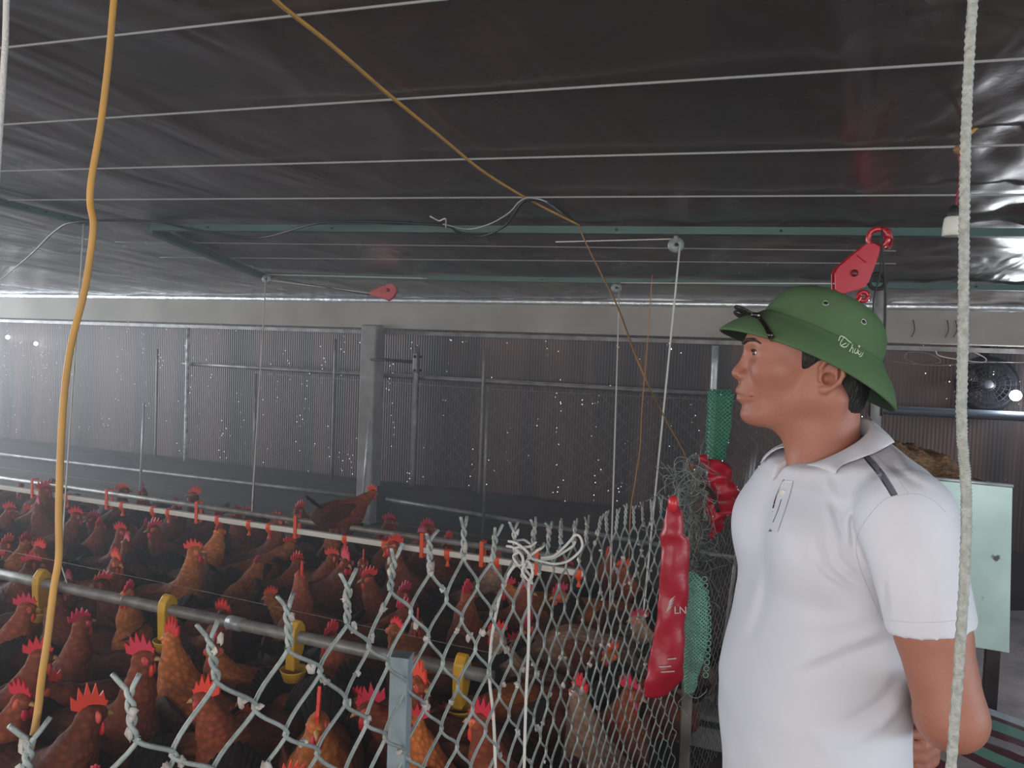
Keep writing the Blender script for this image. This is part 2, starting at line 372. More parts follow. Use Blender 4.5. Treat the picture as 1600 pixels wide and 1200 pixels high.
def purlin(x1, y1, x2, y2, label, h=.03):
    p, q = onceil(x1, y1, 0), onceil(x2, y2, 0); p.z = ceil_z(p.y)-.0; q.z = ceil_z(q.y)-.0
    d = (q-p); L_ = d.length; u = d.normalized(); v = Vector((-u.y, u.x, 0)).normalized(); wv = u.cross(v)
    R = Matrix((u, v, wv)).transposed()
    t = thing('steel_purlin', label, 'purlin', (p+q)/2-Vector((0, 0, h)))
    g = G(); c = (p+q)/2
    g.box(c-wv*h/2, (L_, .004, h), R); g.box(c-wv*(h-.002)+v*.02, (L_, .04, .004), R); g.box(c-wv*.002+v*.02, (L_, .04, .004), R)
    g.build('channel', M_green, t, False)
    for k in range(1, 12):
        if k % 2: G().tube([c+u*L_*(k/12-.5)-wv*h*.5-v*.01, c+u*L_*(k/12-.5)-wv*h*.5+v*.01], .005, 6).build('screw', M_rust, t)
    return t
purlin(235, 350, 1660, 357, 'first green painted steel purlin crossing the ceiling in front')
purlin(412, 426, 1660, 446, 'second green painted steel purlin, nearer the far wall')
purlin(-40, 300, 140, 343, 'short dark green purlin end in the hazy left corner')
purlin(238, 352, 414, 427, 'slanting dark green rafter joining the left ends of the two purlins', .04)
# haze added to lift the darks, thicker at the left to imitate glare
g = G().box((-3.6, 2.9, 1.05), (11.2, 4.9, 2.08)); g.v = [(x, y, z if z < 1 else ceil_z(y)-.035) for x, y, z in g.v]; M_haze = bpy.data.materials.new('added_haze'); M_haze.use_nodes = True
nt = M_haze.node_tree; nt.nodes.remove(nt.nodes['Principled BSDF']); N = nt.nodes.new; L = nt.links.new
vs_ = N('ShaderNodeVolumeScatter'); vs_.inputs['Color'].default_value = (.93, .95, 1, 1); vs_.inputs['Anisotropy'].default_value = .3
tc = N('ShaderNodeNewGeometry'); sx = N('ShaderNodeSeparateXYZ'); L(tc.outputs['Position'], sx.inputs[0])
mr = N('ShaderNodeMapRange'); mr.inputs[1].default_value = .5; mr.inputs[2].default_value = -7.5; mr.inputs[3].default_value = .009; mr.inputs[4].default_value = .085; L(sx.outputs[0], mr.inputs[0])
L(mr.outputs[0], vs_.inputs['Density']); L(vs_.outputs[0], nt.nodes['Material Output'].inputs['Volume'])
HAZE = setp(g.build('added_haze', M_haze, smooth=False), 'thin grey haze added to the shed air, thickest at the left', 'haze', kind='stuff')

# ------------------------------------------------------------------ chain link fences
M_link = mat('grey_green_wire', hx('#9aa19c'), .55, .15, col2=hx('#7c827e'), nscale=25, bump=.3, bscale=120)
M_link2 = mat('dusty_thin_wire', hx('#77706d'), .7, .1, col2=hx('#59524f'), nscale=25)
def chain_link(cols, hh, r, rows, sides=6, seg=8, twist=.036, seed=3, ext=.0):
    """cols: list of (x, y, ztop) at every half mesh width; returns geometries of the net and of each twisted tip"""
    net = G(); tips = []; R_ = random.Random(seed); n = len(cols)
    cv = [Vector(c) for c in cols]
    def nor(k):
        a = cv[max(0, k-1)]; b = cv[min(n-1, k+1)]; d = (b-a); d.z = 0; d = d.normalized(); return Vector((-d.y, d.x, 0)), d
    drift = [[(R_.uniform(-1, 1)*.0025, R_.uniform(-1, 1)*.004) for _ in range(rows+1)] for _ in range(n)]
    for k in range(n-1):
        pts = []
        for j in range(rows+1):
            right = (k+j) % 2 == 1
            c0 = cv[k+1] if right else cv[k]; o0 = cv[k] if right else cv[k+1]
            kk = k+1 if right else k; oo = k if right else k+1
            nn, dd = nor(k)
            sgn = 1 if right else -1
            za = c0.z - j*hh/2 + drift[kk][j][1]; zb = o0.z - (j+1)*hh/2 + (drift[oo][j+1][1] if j < rows else 0)
            A = Vector((c0.x, c0.y, za))+dd*(sgn*r*1.0+drift[kk][j][0]); B = Vector((o0.x, o0.y, zb))+dd*(-sgn*r*1.0+(drift[oo][j+1][0] if j < rows else 0))
            if j == rows: pts.append(A); break
            for q in range(seg):
                t = q/seg
                s = .45*t+.55*(.5-.5*math.cos(PI*t))          # rounded bends
                p = A.lerp(B, s); p.z = A.z+(B.z-A.z)*t
                p += nn*(r*1.15*math.sin(PI*t)*(1 if right else -1))
                pts.append(p)
        net.tube(pts, r, sides, cap=False)
    for k in range(2, n-1, 2):      # twist of wires k-1 and k at column k
        nn, dd = nor(k); tw = G(); base = cv[k]+Vector((0, 0, drift[k][0][1])); ph = R_.uniform(0, 6.28); L_ = twist*R_.uniform(.85, 1.15)
        lean = dd*R_.uniform(-.006, .006)+nn*R_.uniform(-.004, .004)
        for s in (0, 1):
            pts = [base+dd*(r if s else -r)]
            for q in range(15):
                t = q/14; a = ph*.0+PI*s+t*2*PI*1.6+(0 if s == 0 else 0)
                rr = r*(1.05 if t > .05 else 1)
                pts.append(base+Vector((0, 0, .002+L_*t))+lean*t+dd*math.cos(a+PI)*rr+nn*math.sin(a)*rr)
            a = (PI*s+2*PI*1.6); out = (dd*(-1 if s else 1)*R_.uniform(.004, .008)*(1 if r > .0015 else .5))+nn*R_.uniform(-.003, .003)
            pts.append(pts[-1]+out*.5+Vector((0, 0, .004))); pts.append(pts[-1]+out+Vector((0, 0, .008*R_.uniform(.6, 1.3))))
            tw.tube(smoothpath(pts, 2), r, sides)
        tips.append(tw)
    return net, tips
FP = [(-130, 1190, .53), (40, 1122, .565), (210, 1057, .60), (340, 963, .655), (455, 918, .71), (545, 892, .78), (612, 850, .85), (674, 825, .925), (726, 812, 1.0),
      (772, 815, 1.075), (808, 812, 1.155), (834, 810, 1.235), (858, 811, 1.315), (878, 804, 1.395), (898, 808, 1.47), (918, 804, 1.55),
      (936, 802, 1.63), (950, 796, 1.71), (964, 792, 1.79), (978, 790, 1.87), (992, 787, 1.95), (1006, 784, 2.03), (1020, 780, 2.11),
      (1034, 776, 2.19), (1048, 770, 2.27), (1062, 765, 2.35), (1075, 760, 2.43)]
tipsP = [P(a, b, d) for a, b, d in FP]
cols = []
for i, p in enumerate(tipsP):
    q = p-Vector((0, 0, .052)); 
    if i: m = (q+cols[-1])/2; cols.append(m)
    cols.append(q)
FENCE = [Vector((c.x, c.y)) for c in cols]
fence = thing('chain_link_fence', 'near grey chain link fence with twisted wire tips and feather crust, fencing in the chickens', 'fence', (cols[20].x, cols[20].y, 0))
fence_net, tips = chain_link(cols, .083, .0021, 30)
# the net ends above the floor
fence_net.v = [(x, y, max(z, .01)) for x, y, z in fence_net.v]
fence_net.build('wire_mesh', M_link, fence)
for tw in tips: tw.build('twisted_tip', M_link, fence)
M_fluff = mat('dusty_down', hx('#b9b2ab'), 1.0, col2=hx('#8b837d'), nscale=60)
g = G(); R_ = random.Random(5)
for i in range(2, len(cols)-20, 2):
    for q in range(R_.randint(2, 5)):
        g.blob(Vector(cols[i])+Vector((R_.uniform(-1, 1)*.003, R_.uniform(-1, 1)*.003, R_.uniform(.0, .034))), R_.uniform(.0018, .0034), (1, 1, R_.uniform(1, 2.2)), 4, .6, 500)
for k in range(170):
    i = int(R_.random()**1.6*(len(cols)-8)); j = R_.randint(0, 9); c = cols[i]; c2 = cols[i+1]; t = R_.random()
    p = Vector((c.x+(c2.x-c.x)*t, c.y+(c2.y-c.y)*t, c.z-.0415*(j+ (t if (i+j) % 2 == 0 else 1-t)*1.0)))
    for q in range(R_.randint(1, 3)):
        g.blob(p+Vector((R_.uniform(-1, 1), R_.uniform(-1, 1), R_.uniform(-1, 1)))*.002, R_.uniform(.0022, .0042), (1, 1, R_.uniform(.8, 1.6)), 4, .5, 400)
setp(g.build('feather_fluff', M_fluff, fence), 'whitish down caught on the wires', kind='stuff')
# posts of the fence
M_post = mat('grey_blue_paint', hx('#7f8d92'), .5, .1, col2=hx('#6b777b'), nscale=8, bump=.15)
top = P(628, 1024, .90); g = G()
Rz = Matrix.Rotation(math.radians(12), 3, 'Z')
g.box((top.x, top.y, top.z/2+.005), (.022, .022, top.z-.01), Rz); g.box((top.x, top.y, top.z), (.024, .024, .003), Rz)
g.build('fence_post', M_post, fence, False, .0015)
cp = P(1090, 745, 2.47); g = G(); g.box((cp.x, cp.y, cp.z/2+.002), (.034, .034, cp.z), Rz); g.build('corner_post', mat('weathered_post', hx('#77716a'), .8, col2=hx('#4f4a46'), nscale=10), fence, False, .003)
# the tangled wire round the corner post
g = G(); R_ = random.Random(9)
for k in range(190):
    zz = cp.z-abs(R_.gauss(0, .26))+.04; c = Vector((cp.x+R_.uniform(-.045, .03), cp.y-.03+R_.uniform(-.03, .03), max(.25, zz)))
    pts = [c]; d = Vector((R_.uniform(-1, 1), R_.uniform(-1, 1), R_.uniform(-1, 1))).normalized()
    ax = Vector((R_.uniform(-1, 1), R_.uniform(-1, 1), R_.uniform(-1, 1))).normalized()
    for q in range(14):
        d = (Matrix.Rotation(R_.uniform(.1, .6), 3, ax) @ d + Vector((0, 0, -.08))).normalized(); pts.append(pts[-1]+d*.011)
    g.tube(pts, .0012, 4)
setp(g.build('tangled_wire', M_link2 if False else M_link, fence), 'tangle of loose wire ends round the corner post', kind='stuff')

def panel(name, p, q, w, z0, z1, r, m, label, cat, twist=.03, slope=0, **k):
    n = max(4, int((q-p).length/(w/2))); n += n % 2
    cs = [((p+(q-p)*i/n).x, (p+(q-p)*i/n).y, z1+slope*i/n) for i in range(n+1)]
    net, tp = chain_link(cs, w, r, int((z1-z0)/(w/2)), 3, 4, twist, **k)
    for t_ in tp: net.add(t_.v, t_.f)
    net.v = [(x, y, max(z, .01)) for x, y, z in net.v]
    t = thing(name, label, cat, ((p.x+q.x)/2, (p.y+q.y)/2, 0)); net.build('wire_mesh', m, t); return t
a2 = P(1096, 770, 2.52); b2 = P(1185, 790, 3.15)
side = panel('chain_link_fence', Vector((a2.x, a2.y, 0)), Vector((b2.x, b2.y, 0)), .05, .02, a2.z, .0012, M_link2, 'dusty finer wire mesh fence behind the red rag, beside the man', 'fence', .015)
g = G(); g.box((b2.x+.03, b2.y+.02, .5), (.04, .04, 1.0)); g.build('fence_post', M_post, side, False)
wa, wb = onwall(395, 700, YW-.09), onwall(1240, 700, YW-.09)
zt = onwall(700, 600, YW-.09).z
wf = panel('chain_link_fence', Vector((wa.x, wa.y, 0)), Vector((wb.x, wb.y, 0)), .105, .45, zt, .0016, M_link2, 'faint wire mesh stretched along the curtain from behind the column to the right', 'fence', .0)
g = G(); g.tube([Vector((wa.x, wa.y, zt)), Vector(((wa.x+wb.x)/2, wa.y, zt-.02)), Vector((wb.x, wb.y, zt))], .003, 6); g.build('top_wire', M_link2, wf)
for xx in (wa.x, (wa.x+wb.x)/2, wb.x): G().tube([(xx, wa.y+.02, 0), (xx, wa.y+.02, zt)], .012, 8).build('fence_post', M_galv, wf)

# ------------------------------------------------------------------ drinker lines
M_white = mat('white_pvc', hx('#cfcabf'), .4)
M_grey = mat('dull_steel_pipe', hx('#8d8a84'), .5, .35, col2=hx('#6a6661'), nscale=16)
M_orange = mat('orange_plastic', hx('#d84a1c'), .45)
M_yel = mat('yellow_plastic', hx('#c79a1e'), .45, col2=hx('#b5881a'), nscale=15)
ZA = .50
pa, pb = onz(-60, 754, ZA), onz(915, 893, ZA); ya = (pa.y+pb.y)/2; pa.y = pb.y = ya+0
pa = Vector((pa.x, ya, ZA)); pb = Vector((pb.x, ya, ZA))
tA = thing('drinker_line', 'white square water pipe with orange nipples running across the flock', 'water pipe', ((pa.x+pb.x)/2, ya, ZA-.12))
G().box(((pa.x+pb.x)/2, ya, ZA), (pb.x-pa.x, .028, .028)).build('water_pipe', M_white, tA, False, .003)
G().tube([(pa.x, ya+.012, ZA+.055), (pb.x-.15, ya+.012, ZA+.055)], .015, 12).build('steel_tube', M_grey, tA)
def xat(px, y, z):
    lo, hi = -12.0, 5.0
    for _ in range(50):
        m = (lo+hi)/2
        if proj((m, y, z))[0] < px: lo = m
        else: hi = m
    return (lo+hi)/2
for px in (54, 170, 310, 464, 661, 754, 840):
    x = xat(px, ya, ZA); g = G()
    g.box((x, ya-.018, ZA+.025), (.02, .006, .115)); g.box((x, ya+.018, ZA+.025), (.02, .006, .115)); g.box((x, ya, ZA+.083), (.02, .042, .006)); g.box((x, ya, ZA-.034), (.02, .042, .008))
    g.build('saddle_clip', M_orange, tA, False, .002)
for px in (106, 192, 240, 264, 341, 390, 421, 540, 602, 700, 777, 905):
    x = xat(px, ya, ZA); g = G()
    g.lathe([(.019, .018), (.021, .012), (.021, -.018), (.012, -.03), (.007, -.034), (.007, -.055), (.012, -.058), (.010, -.066)], (x, ya, ZA), n=12)
    g.build('nipple', M_orange, tA)
G().tube([(pa.x, ya+.0, ZA+.13), ((pa.x+pb.x)/2, ya, ZA+.122), (pb.x-.1, ya, ZA+.10)], .0012, 5).build('guard_wire', M_link2, tA)
ZB = .50
qa, qb = onz(-60, 888, ZB), onz(600, 1018, ZB); yb = (qa.y+qb.y)/2
qa = Vector((xat(-90, yb, ZB), yb, ZB)); qb = Vector((xat(770, yb, ZB), yb, ZB))
tB = thing('drinker_line', 'round grey steel pipe with yellow drinker cups, nearest line over the flock', 'water pipe', ((qa.x+qb.x)/2, yb, ZB-.16))
G().tube([qa+(qb-qa)*k/4 for k in range(5)], .0205, 16).build('water_pipe', M_grey, tB)
xj = xat(368, yb, ZB); G().tube([(xj-.03, yb, ZB), (xj+.03, yb, ZB)], .0245, 16).build('pipe_coupling', M_galvl, tB)
for px in (66, 262, 462, 722):
    x = xat(px, yb, ZB); 
    g = G(); ring = [(-.030, -.11), (-.034, .0), (-.030, .030), (-.012, .052), (.0, .058), (.012, .052), (.030, .030), (.034, .0), (.026, -.05), (.0, -.10)]
    g.prism(ring, (x, yb, ZB), Vector((0, 1, 0)), Vector((0, 0, 1)), .036); g.build('saddle', M_yel, tB, False, .005)
    G().tube([(x, yb-.005, ZB-.04), (x, yb-.005, ZB-.12)], [.012, .008], 10).build('stem', M_yel, tB)
    G().lathe([(.012, -.155), (.034, -.15), (.044, -.118), (.047, -.112), (.043, -.112), (.032, -.143), (.010, -.147)], (x, yb-.005, ZB), n=20).build('cup', M_yel, tB)
G().tube([(qa.x, yb, ZB+.105), ((qa.x+qb.x)/2, yb, ZB+.095), (qb.x, yb, ZB+.075)], .0011, 5).build('guard_wire', M_link2, tB)

# ------------------------------------------------------------------ strings, ropes, cables
M_rope = mat('white_rope', hx('#c3c0ba'), .85, bump=.4, bscale=300)
M_string2 = mat('pale_string', hx('#bdb5ae'), .8)
M_ycord = mat('yellow_cable', hx('#b5873f'), .6, col2=hx('#a37c44'), nscale=20)
M_ycord2 = mat('dusty_orange_cable', hx('#8a6236'), .7, col2=hx('#6f5334'), nscale=14)
M_black = mat('black_cable', hx('#191a1c'), .6)
def ccd(px, py, dz=.02): return onceil(px, py, dz)
def dep(v): return proj(v)[2]
def cord(name, pts, r, m, label, cat, n=8, k=5, group=None, parent=None):
    g = G().tube(smoothpath(pts, k) if len(pts) > 2 else [Vector(pts[0]), (Vector(pts[0])+Vector(pts[1]))/2, Vector(pts[1])], r, n)
    o = g.build(name, m, parent)
    return o if parent else setp(o, label, cat, group)
# near yellow cable, hanging from the ceiling to the fence at the left edge
pts = [(186, -60, .66), (178, 0, .655), (170, 90, .65), (158, 190, .645), (143, 280, .64), (141, 318, .64), (146, 350, .635), (141, 400, .635), (131, 460, .63), (112, 535, .625), (101, 610, .62),
       (95, 700, .615), (92, 800, .61), (92, 870, .61), (84, 920, .605), (74, 1000, .60), (65, 1060, .59), (60, 1105, .58), (52, 1150, .575), (35, 1215, .575)]
q = [P(*p) for p in pts]; tz = ceil_z(q[0].y); q = [Vector((q[0].x+.08, q[0].y+.02, tz)), Vector((q[0].x+.03, q[0].y, (tz+q[0].z)/2))]+q
cord('hanging_cable', q, .0027, M_ycord, 'thick yellow cable hanging close to the camera down the left side', 'cable', 10)
# white string hanging at the far left top corner
c0 = P(14, 0, .8); q = [Vector((c0.x, c0.y, ceil_z(c0.y))), P(10, 0, .8), P(6, 100, .8), P(0, 200, .8), P(-14, 420, .8)]
cord('hanging_string', q, .003, M_rope, 'white rope hanging at the top left edge of the view', 'string')
def hung(name, px, py, bx, by, r, m, label, zend=None, fork=False, dz=.05):
    T = ccd(px, py, dz); d = dep(T); B = P(bx, by, d)
    if zend is not None: 
        k = (zend-T.z)/(B.z-T.z); B = T+(B-T)*k
    if not fork: return cord(name, [T, (T+B)/2, B], r, m, label, 'string', 6)
    o = cord(name, [T, (T+B)/2, B+Vector((0, 0, .05))], r, m, label, 'string', 6)
    for s in (-.03, .03): G().tube([B+Vector((0, 0, .05)), B+Vector((s, 0, -.0))], r, 5).build('fork_end', m, None if False else o) if False else None
    return o
def line2(name, T, B, r, m, label, cat='string', n=6): return cord(name, [T, (T+B)/2, B], r, m, label, cat, n)
# string A: small pulley on second purlin -> white pipe
def pulley(px, py, rad, label, up=(0, 0), plane=.06, mount=.06):
    c = ccd(px, py, plane); d = dep(c); R_ = rad/F*d; 
    ax = (RM @ Vector((0, 0, 1))); ax = Vector((ax.x, ax.y, 0)).normalized()
    Rm = ax.to_track_quat('Z', 'Y').to_matrix()
    t = thing('pulley', label, 'pulley', c)
    G().lathe([(R_*.3, -R_*.35), (R_, -R_*.35), (R_, -R_*.22), (R_*.75, -R_*.08), (R_*.75, R_*.08), (R_, R_*.22), (R_, R_*.35), (R_*.3, R_*.35)], c, Rm, 24).build('sheave', M_pul, t)
    G().lathe([(R_*.22, -R_*.6), (R_*.22, R_*.6)], c, Rm, 12).build('axle', M_rust, t)
    zt_ = ceil_z(c.y)-.0; g = G()
    g.box((c.x, c.y, (c.z+zt_)/2), (R_*.5, R_*.9, max(.02, zt_-c.z)+R_*.3)); g.build('bracket', M_galv, t, False, .001)
    return c, R_, t
M_pul = mat('grey_zinc', hx('#9aa09d'), .5, .3, col2=hx('#7a807e'), nscale=30)
c1, r1, _ = pulley(1056, 383, 12, 'grey pulley wheel hanging from the first purlin, left of the red tackle')
c2, r2, _ = pulley(963, 450, 8, 'small grey pulley wheel under the second purlin at mid picture', plane=.05)
c3, r3, _ = pulley(417, 436, 7, 'small grey pulley wheel at the left end of the second purlin', plane=.05)
d3 = dep(c3); B = P(393, 812, d3); k = (ZA+.02-c3.z)/(B.z-c3.z); B = c3+(B-c3)*k
line2('hanging_string', c3+Vector((0, -.01, 0)), Vector((xat(393, ya, ZA), ya, ZA+.07)), .0035, M_string2, 'thin pale string from the left pulley down to the white water pipe')
line2('hanging_string', c2+Vector((r2*.7, -.01, 0)), Vector((xat(955, ya, ZA), ya, .30)), .004, M_string2, 'thin white string dropping from the middle pulley behind the fence')
T = c1+Vector((r1*.6, -.01, 0)); d1 = dep(T); B = P(1020, 810, d1); k = (.35-T.z)/(B.z-T.z)
line2('hanging_rope', T, T+(B-T)*k, .0042, M_rope, 'white rope dropping from the grey pulley to the fence beside the red bag', 'rope')
line2('pull_cord', c1+Vector((-.0, 0, r1*.8)), ccd(868, 378, .05), .003, M_rope, 'short white cord running left from the grey pulley', 'string')
line2('pull_cord', c2+Vector((0, 0, r2)), c3+Vector((0, 0, r3)), .004, M_string2, 'long pale cord stretched between the two small pulleys', 'string')
T = ccd(131, 350, .03); Bx = Vector((xat(95, yb, ZB+.1), yb, ZB+.09))
t = line2('hanging_string', T, Bx, .0032, M_rope, 'white string holding up the grey drinker pipe, forked at its lower end')
for s in (-.035, .035): G().tube([Bx, Bx+Vector((s, 0, -.07))], .0026, 5).build('fork_end', M_rope, t)
T = ccd(1019, 430, .03); d = dep(T); q = [T, P(1012, 530, d), P(1003, 640, d), P(1000, 700, d), P(991, 760, d), P(985, 800, d), P(983, 880, d)]
cord('hanging_string', q, .0028, mat('orange_string', hx('#a8763c'), .8), 'loose orange string dropping behind the fence right of the middle', 'string', 6)
# yellow cable over the ceiling and down to the corner post
q = [ccd(400, -40, .012), ccd(430, 0, .012), ccd(520, 72, .012), ccd(610, 150, .014), ccd(690, 215, .014), ccd(755, 268, .016), ccd(830, 314, .02), ccd(905, 352, .03)]
cord('ceiling_cable', q, .0045, M_ycord, 'yellow cable running aslant under the ceiling from the top edge', 'cable')
A = ccd(905, 352, .03); dA = dep(A); dz_ = 2.45
q = [A, P(912, 372, dA*.99), P(938, 425, dA*.95), P(966, 482, dA*.90), P(1003, 580, dA*.8), P(1040, 655, 2.9), P(1066, 700, 2.55), P(1080, 735, 2.42)]
cord('ceiling_cable', q, .0032, M_ycord2, 'thin dusty yellow cable dropping from the ceiling to the corner fence post', 'cable')
# black cables
q = [ccd(-30, 462, .02), ccd(40, 405, .02), ccd(85, 362, .03), ccd(125, 346, .03), ccd(240, 346, .02), ccd(300, 358, .03), ccd(400, 372, .05), ccd(490, 350, .04), ccd(560, 346, .03), ccd(690, 352, .03),
     ccd(715, 362, .05), ccd(752, 369, .06), ccd(790, 352, .06), ccd(815, 318, .04), ccd(835, 312, .03), ccd(865, 318, .04), ccd(895, 342, .05)]
cord('ceiling_cable', q, .0055, M_black, 'black cable sagging along the first purlin from the left edge', 'cable')
q = [ccd(692, 350, .03), ccd(730, 358, .05), ccd(765, 350, .06), ccd(795, 333, .06), ccd(812, 315, .04), ccd(828, 309, .03), ccd(855, 316, .04), ccd(880, 335, .05)]
cord('ceiling_cable', q, .003, mat('grey_cable', hx('#8b8b8b'), .4), 'thin grey wire looped beside the black cable at mid ceiling', 'cable')
cord('cable_tie', [ccd(672, 338, .03), ccd(686, 345, .04), ccd(696, 342, .05), ccd(697, 357, .05)], .003, M_string2, 'frayed pale tie round the black cable on the purlin', 'tie')
# the thick near rope on the right
def braid(name, path, r, m, label, cat, turns):
    g = G(); path = smoothpath(path, 60); n = len(path)
    for s in range(3):
        pts = []
        for i, p in enumerate(path):
            a = 2*PI*(s/3+turns*i/n); ax = (path[min(n-1, i+1)]-path[max(0, i-1)]).normalized(); u = ax.orthogonal().normalized(); v = ax.cross(u)
            pts.append(p+(u*math.cos(a)+v*math.sin(a))*r*.26)
        g.tube(pts, r*.80, 8)
    return setp(g.build(name, m), label, cat)
M_rope2 = mat('pale_green_rope', hx('#b0b2ac'), .6, col2=hx('#93978f'), nscale=180, bump=.6, bscale=260)
A = P(1520, 0, .52); Bm = P(1503, 600, .52); B = P(1486, 1200, .52)
braid('hanging_rope', [Vector((A.x+.012, A.y, ceil_z(A.y)-.01)), A, Bm, B, Vector((B.x-.03, B.y, .02))], .0036, M_rope2, 'thick pale braided rope hanging in front of the man, close to the camera', 'rope', 150)
# white rope knotted round the fence top
def KP(x, y, d): return P(770+x/9.23, 810+y/9.23, d)
kn = thing('knotted_rope', 'white rope knotted in loops over the top of the fence with two tails hanging', 'rope', P(830, 880, 1.16))
loops = [
 [(230, 330, 1.17), (330, 350, 1.13), (430, 420, 1.12), (500, 490, 1.12), (560, 580, 1.13), (640, 600, 1.14)],
 [(205, 400, 1.17), (300, 420, 1.14), (380, 480, 1.12), (430, 560, 1.11), (440, 650, 1.11), (470, 740, 1.12), (540, 830, 1.13), (560, 920, 1.13)],
 [(560, 575, 1.14), (700, 620, 1.15), (900, 655, 1.16), (1080, 615, 1.17), (1230, 500, 1.17), (1290, 390, 1.17), (1260, 270, 1.17), (1190, 240, 1.17), (1110, 330, 1.18), (1010, 430, 1.18), (870, 540, 1.17), (700, 570, 1.16)],
 [(1190, 330, 1.19), (1150, 400, 1.19), (1000, 500, 1.19), (850, 580, 1.18), (700, 590, 1.17)],
 [(340, 320, 1.18), (440, 310, 1.2), (520, 350, 1.2), (560, 400, 1.18), (500, 410, 1.15), (400, 410, 1.13), (290, 440, 1.13)],
 [(620, 340, 1.14), (540, 400, 1.13), (440, 420, 1.13), (330, 470, 1.14)],
 [(740, 360, 1.16), (720, 410, 1.14), (640, 460, 1.13), (560, 520, 1.13), (500, 560, 1.13)],
 [(380, 480, 1.14), (300, 540, 1.14), (330, 620, 1.13), (390, 680, 1.13), (470, 640, 1.12), (530, 560, 1.12)],
 [(470, 640, 1.11), (440, 700, 1.11), (430, 780, 1.11), (500, 880, 1.11), (570, 940, 1.12)],
 [(500, 600, 1.11), (560, 700, 1.10), (570, 830, 1.10), (530, 900, 1.11), (520, 1000, 1.12)]]
for lp in loops: G().tube(smoothpath([KP(*p) for p in lp], 5), .0021, 8).build('loop', M_rope, kn)
q = [KP(340, 660, 1.13), KP(240, 780, 1.13), KP(170, 950, 1.13), P(779, 940, 1.13), P(768, 1000, 1.13), P(765, 1060, 1.12), P(771, 1120, 1.12), P(774, 1200, 1.12), P(774, 1300, 1.12)]
G().tube(smoothpath(q, 4), .0023, 8).build('tail', M_rope, kn)
q = [KP(520, 860, 1.12), P(826, 920, 1.12), P(826, 1000, 1.12), P(822, 1090, 1.12), P(819, 1200, 1.12), P(818, 1330, 1.12)]
G().tube(smoothpath(q, 4), .0023, 8).build('tail', M_rope, kn)

# ------------------------------------------------------------------ red tackle blocks
M_red = mat('red_enamel', hx('#b01326'), .25, coat=.4)
def tackle(label, poly, org, sc_, depth, hub, hr, thick=.03):
    pts = [(org[0]+x/sc_, org[1]+y/sc_) for x, y in poly]; cx = sum(p[0] for p in pts)/len(pts); cy = sum(p[1] for p in pts)/len(pts)
    c = P(cx, cy, depth); t = thing('pulley_block', label, 'pulley block', c)
    ux = RM @ Vector((1, 0, 0)); uy = RM @ Vector((0, 1, 0)); uz = RM @ Vector((0, 0, 1)); s = depth/F
    pl = [((x-cx)*s, -(y-cy)*s) for x, y in pts]
    for k in (1, -1): G().prism(pl, c+uz*thick*.5*k, ux, uy, .005).build('cheek_plate', M_red, t, False, .0015)
    hc = P(org[0]+hub[0]/sc_, org[1]+hub[1]/sc_, depth); Rm = uz.to_track_quat('Z', 'Y').to_matrix(); r = hr*s
    G().lathe([(r*.3, -thick*.35), (r, -thick*.35), (r*.8, 0), (r, thick*.35), (r*.3, thick*.35)], hc, Rm, 20).build('sheave', M_rust, t)
    G().lathe([(r*.3, -thick*.8), (r*.3, thick*.8)], hc, Rm, 8).build('axle_bolt', mat('dark_red_bolt', hx('#5c1018'), .4), t)
    return t, c, s, ux, uy, uz
T = ccd(1378, 357, .05); dT = dep(T)
t, c, s, ux, uy, uz = tackle('large red pulley block hanging above the green helmet',
     [(600, 250), (650, 245), (690, 270), (680, 320), (650, 400), (615, 490), (580, 525), (450, 562), (408, 535), (405, 430), (425, 395), (500, 330)], (1200, 320), 4, dT, (525, 432), 19)
G().prism([(-.02, .0), (.02, .0), (.02, .006), (-.02, .006)], P(1200+570/4, 320+345/4, dT)+uz*.019, (ux*.8-uy*.6), (ux*.6+uy*.8), .006).build('raised_bar', M_red, t, False)
def ring(px, py, rp, wp, d, m, parent, tilt=0, name='shackle_ring'):
    cc = P(px, py, d); sx = RM @ Vector((1, 0, 0)); sy = (RM @ Vector((0, 1, 0))); sz = RM @ Vector((0, 0, 1)); rr = rp*d/F
    sx = sx*math.cos(tilt)+sz*math.sin(tilt)
    return G().tube([cc+sx*rr*math.cos(a)+sy*rr*math.sin(a) for a in [2*PI*k/24 for k in range(25)]], wp*d/F, 8).build(name, m, parent)
ring(1372, 372, 14, 4.5, dT, M_red, t, .5); ring(1386, 373, 13, 4, dT+.02, mat('dark_red_steel', hx('#8c1524'), .4), t, -.7)
G().tube([P(1363, 395, dT), P(1372, 384, dT)], 6*dT/F, 8).build('swivel', M_red, t)
G().tube(smoothpath([P(1345, 462, dT), P(1338, 472, dT), P(1326, 473, dT), P(1330, 466, dT)], 4), 4*dT/F, 8).build('hook', M_red, t)
ring(1349, 463, 7, 3.5, dT, M_red, t, .3)
T2 = ccd(600, 444, .05); d2 = dep(T2)
t2, *_ = tackle('small red pulley block hanging sideways under the second purlin, above the column',
     [(180, 440), (250, 400), (420, 320), (600, 270), (670, 330), (700, 400), (640, 500), (545, 580), (430, 520), (300, 500)], (560, 420), 11.43, d2, (540, 390), 9, .05)
line2('pull_cord', P(578, 458, d2), c3+Vector((0, 0, -r3*.2)), .0035, M_string2, 'upper of two cords from the small red block to the left pulley', 'string')
line2('pull_cord', P(577, 461, d2), c3+Vector((0, 0, r3*.5)), .0035, M_rust, 'dark lower cord from the small red block to the left pulley', 'string')
line2('pull_cord', c2+Vector((0, 0, r2)), P(1306, 443, dT), .0028, M_string2, 'long thin cord from the middle pulley to the large red block', 'string')
G().blob(P(1296, 443, dT), .009, (1.3, 1, 1), 6, .1).build('knot', M_black, t_cord) if False else None
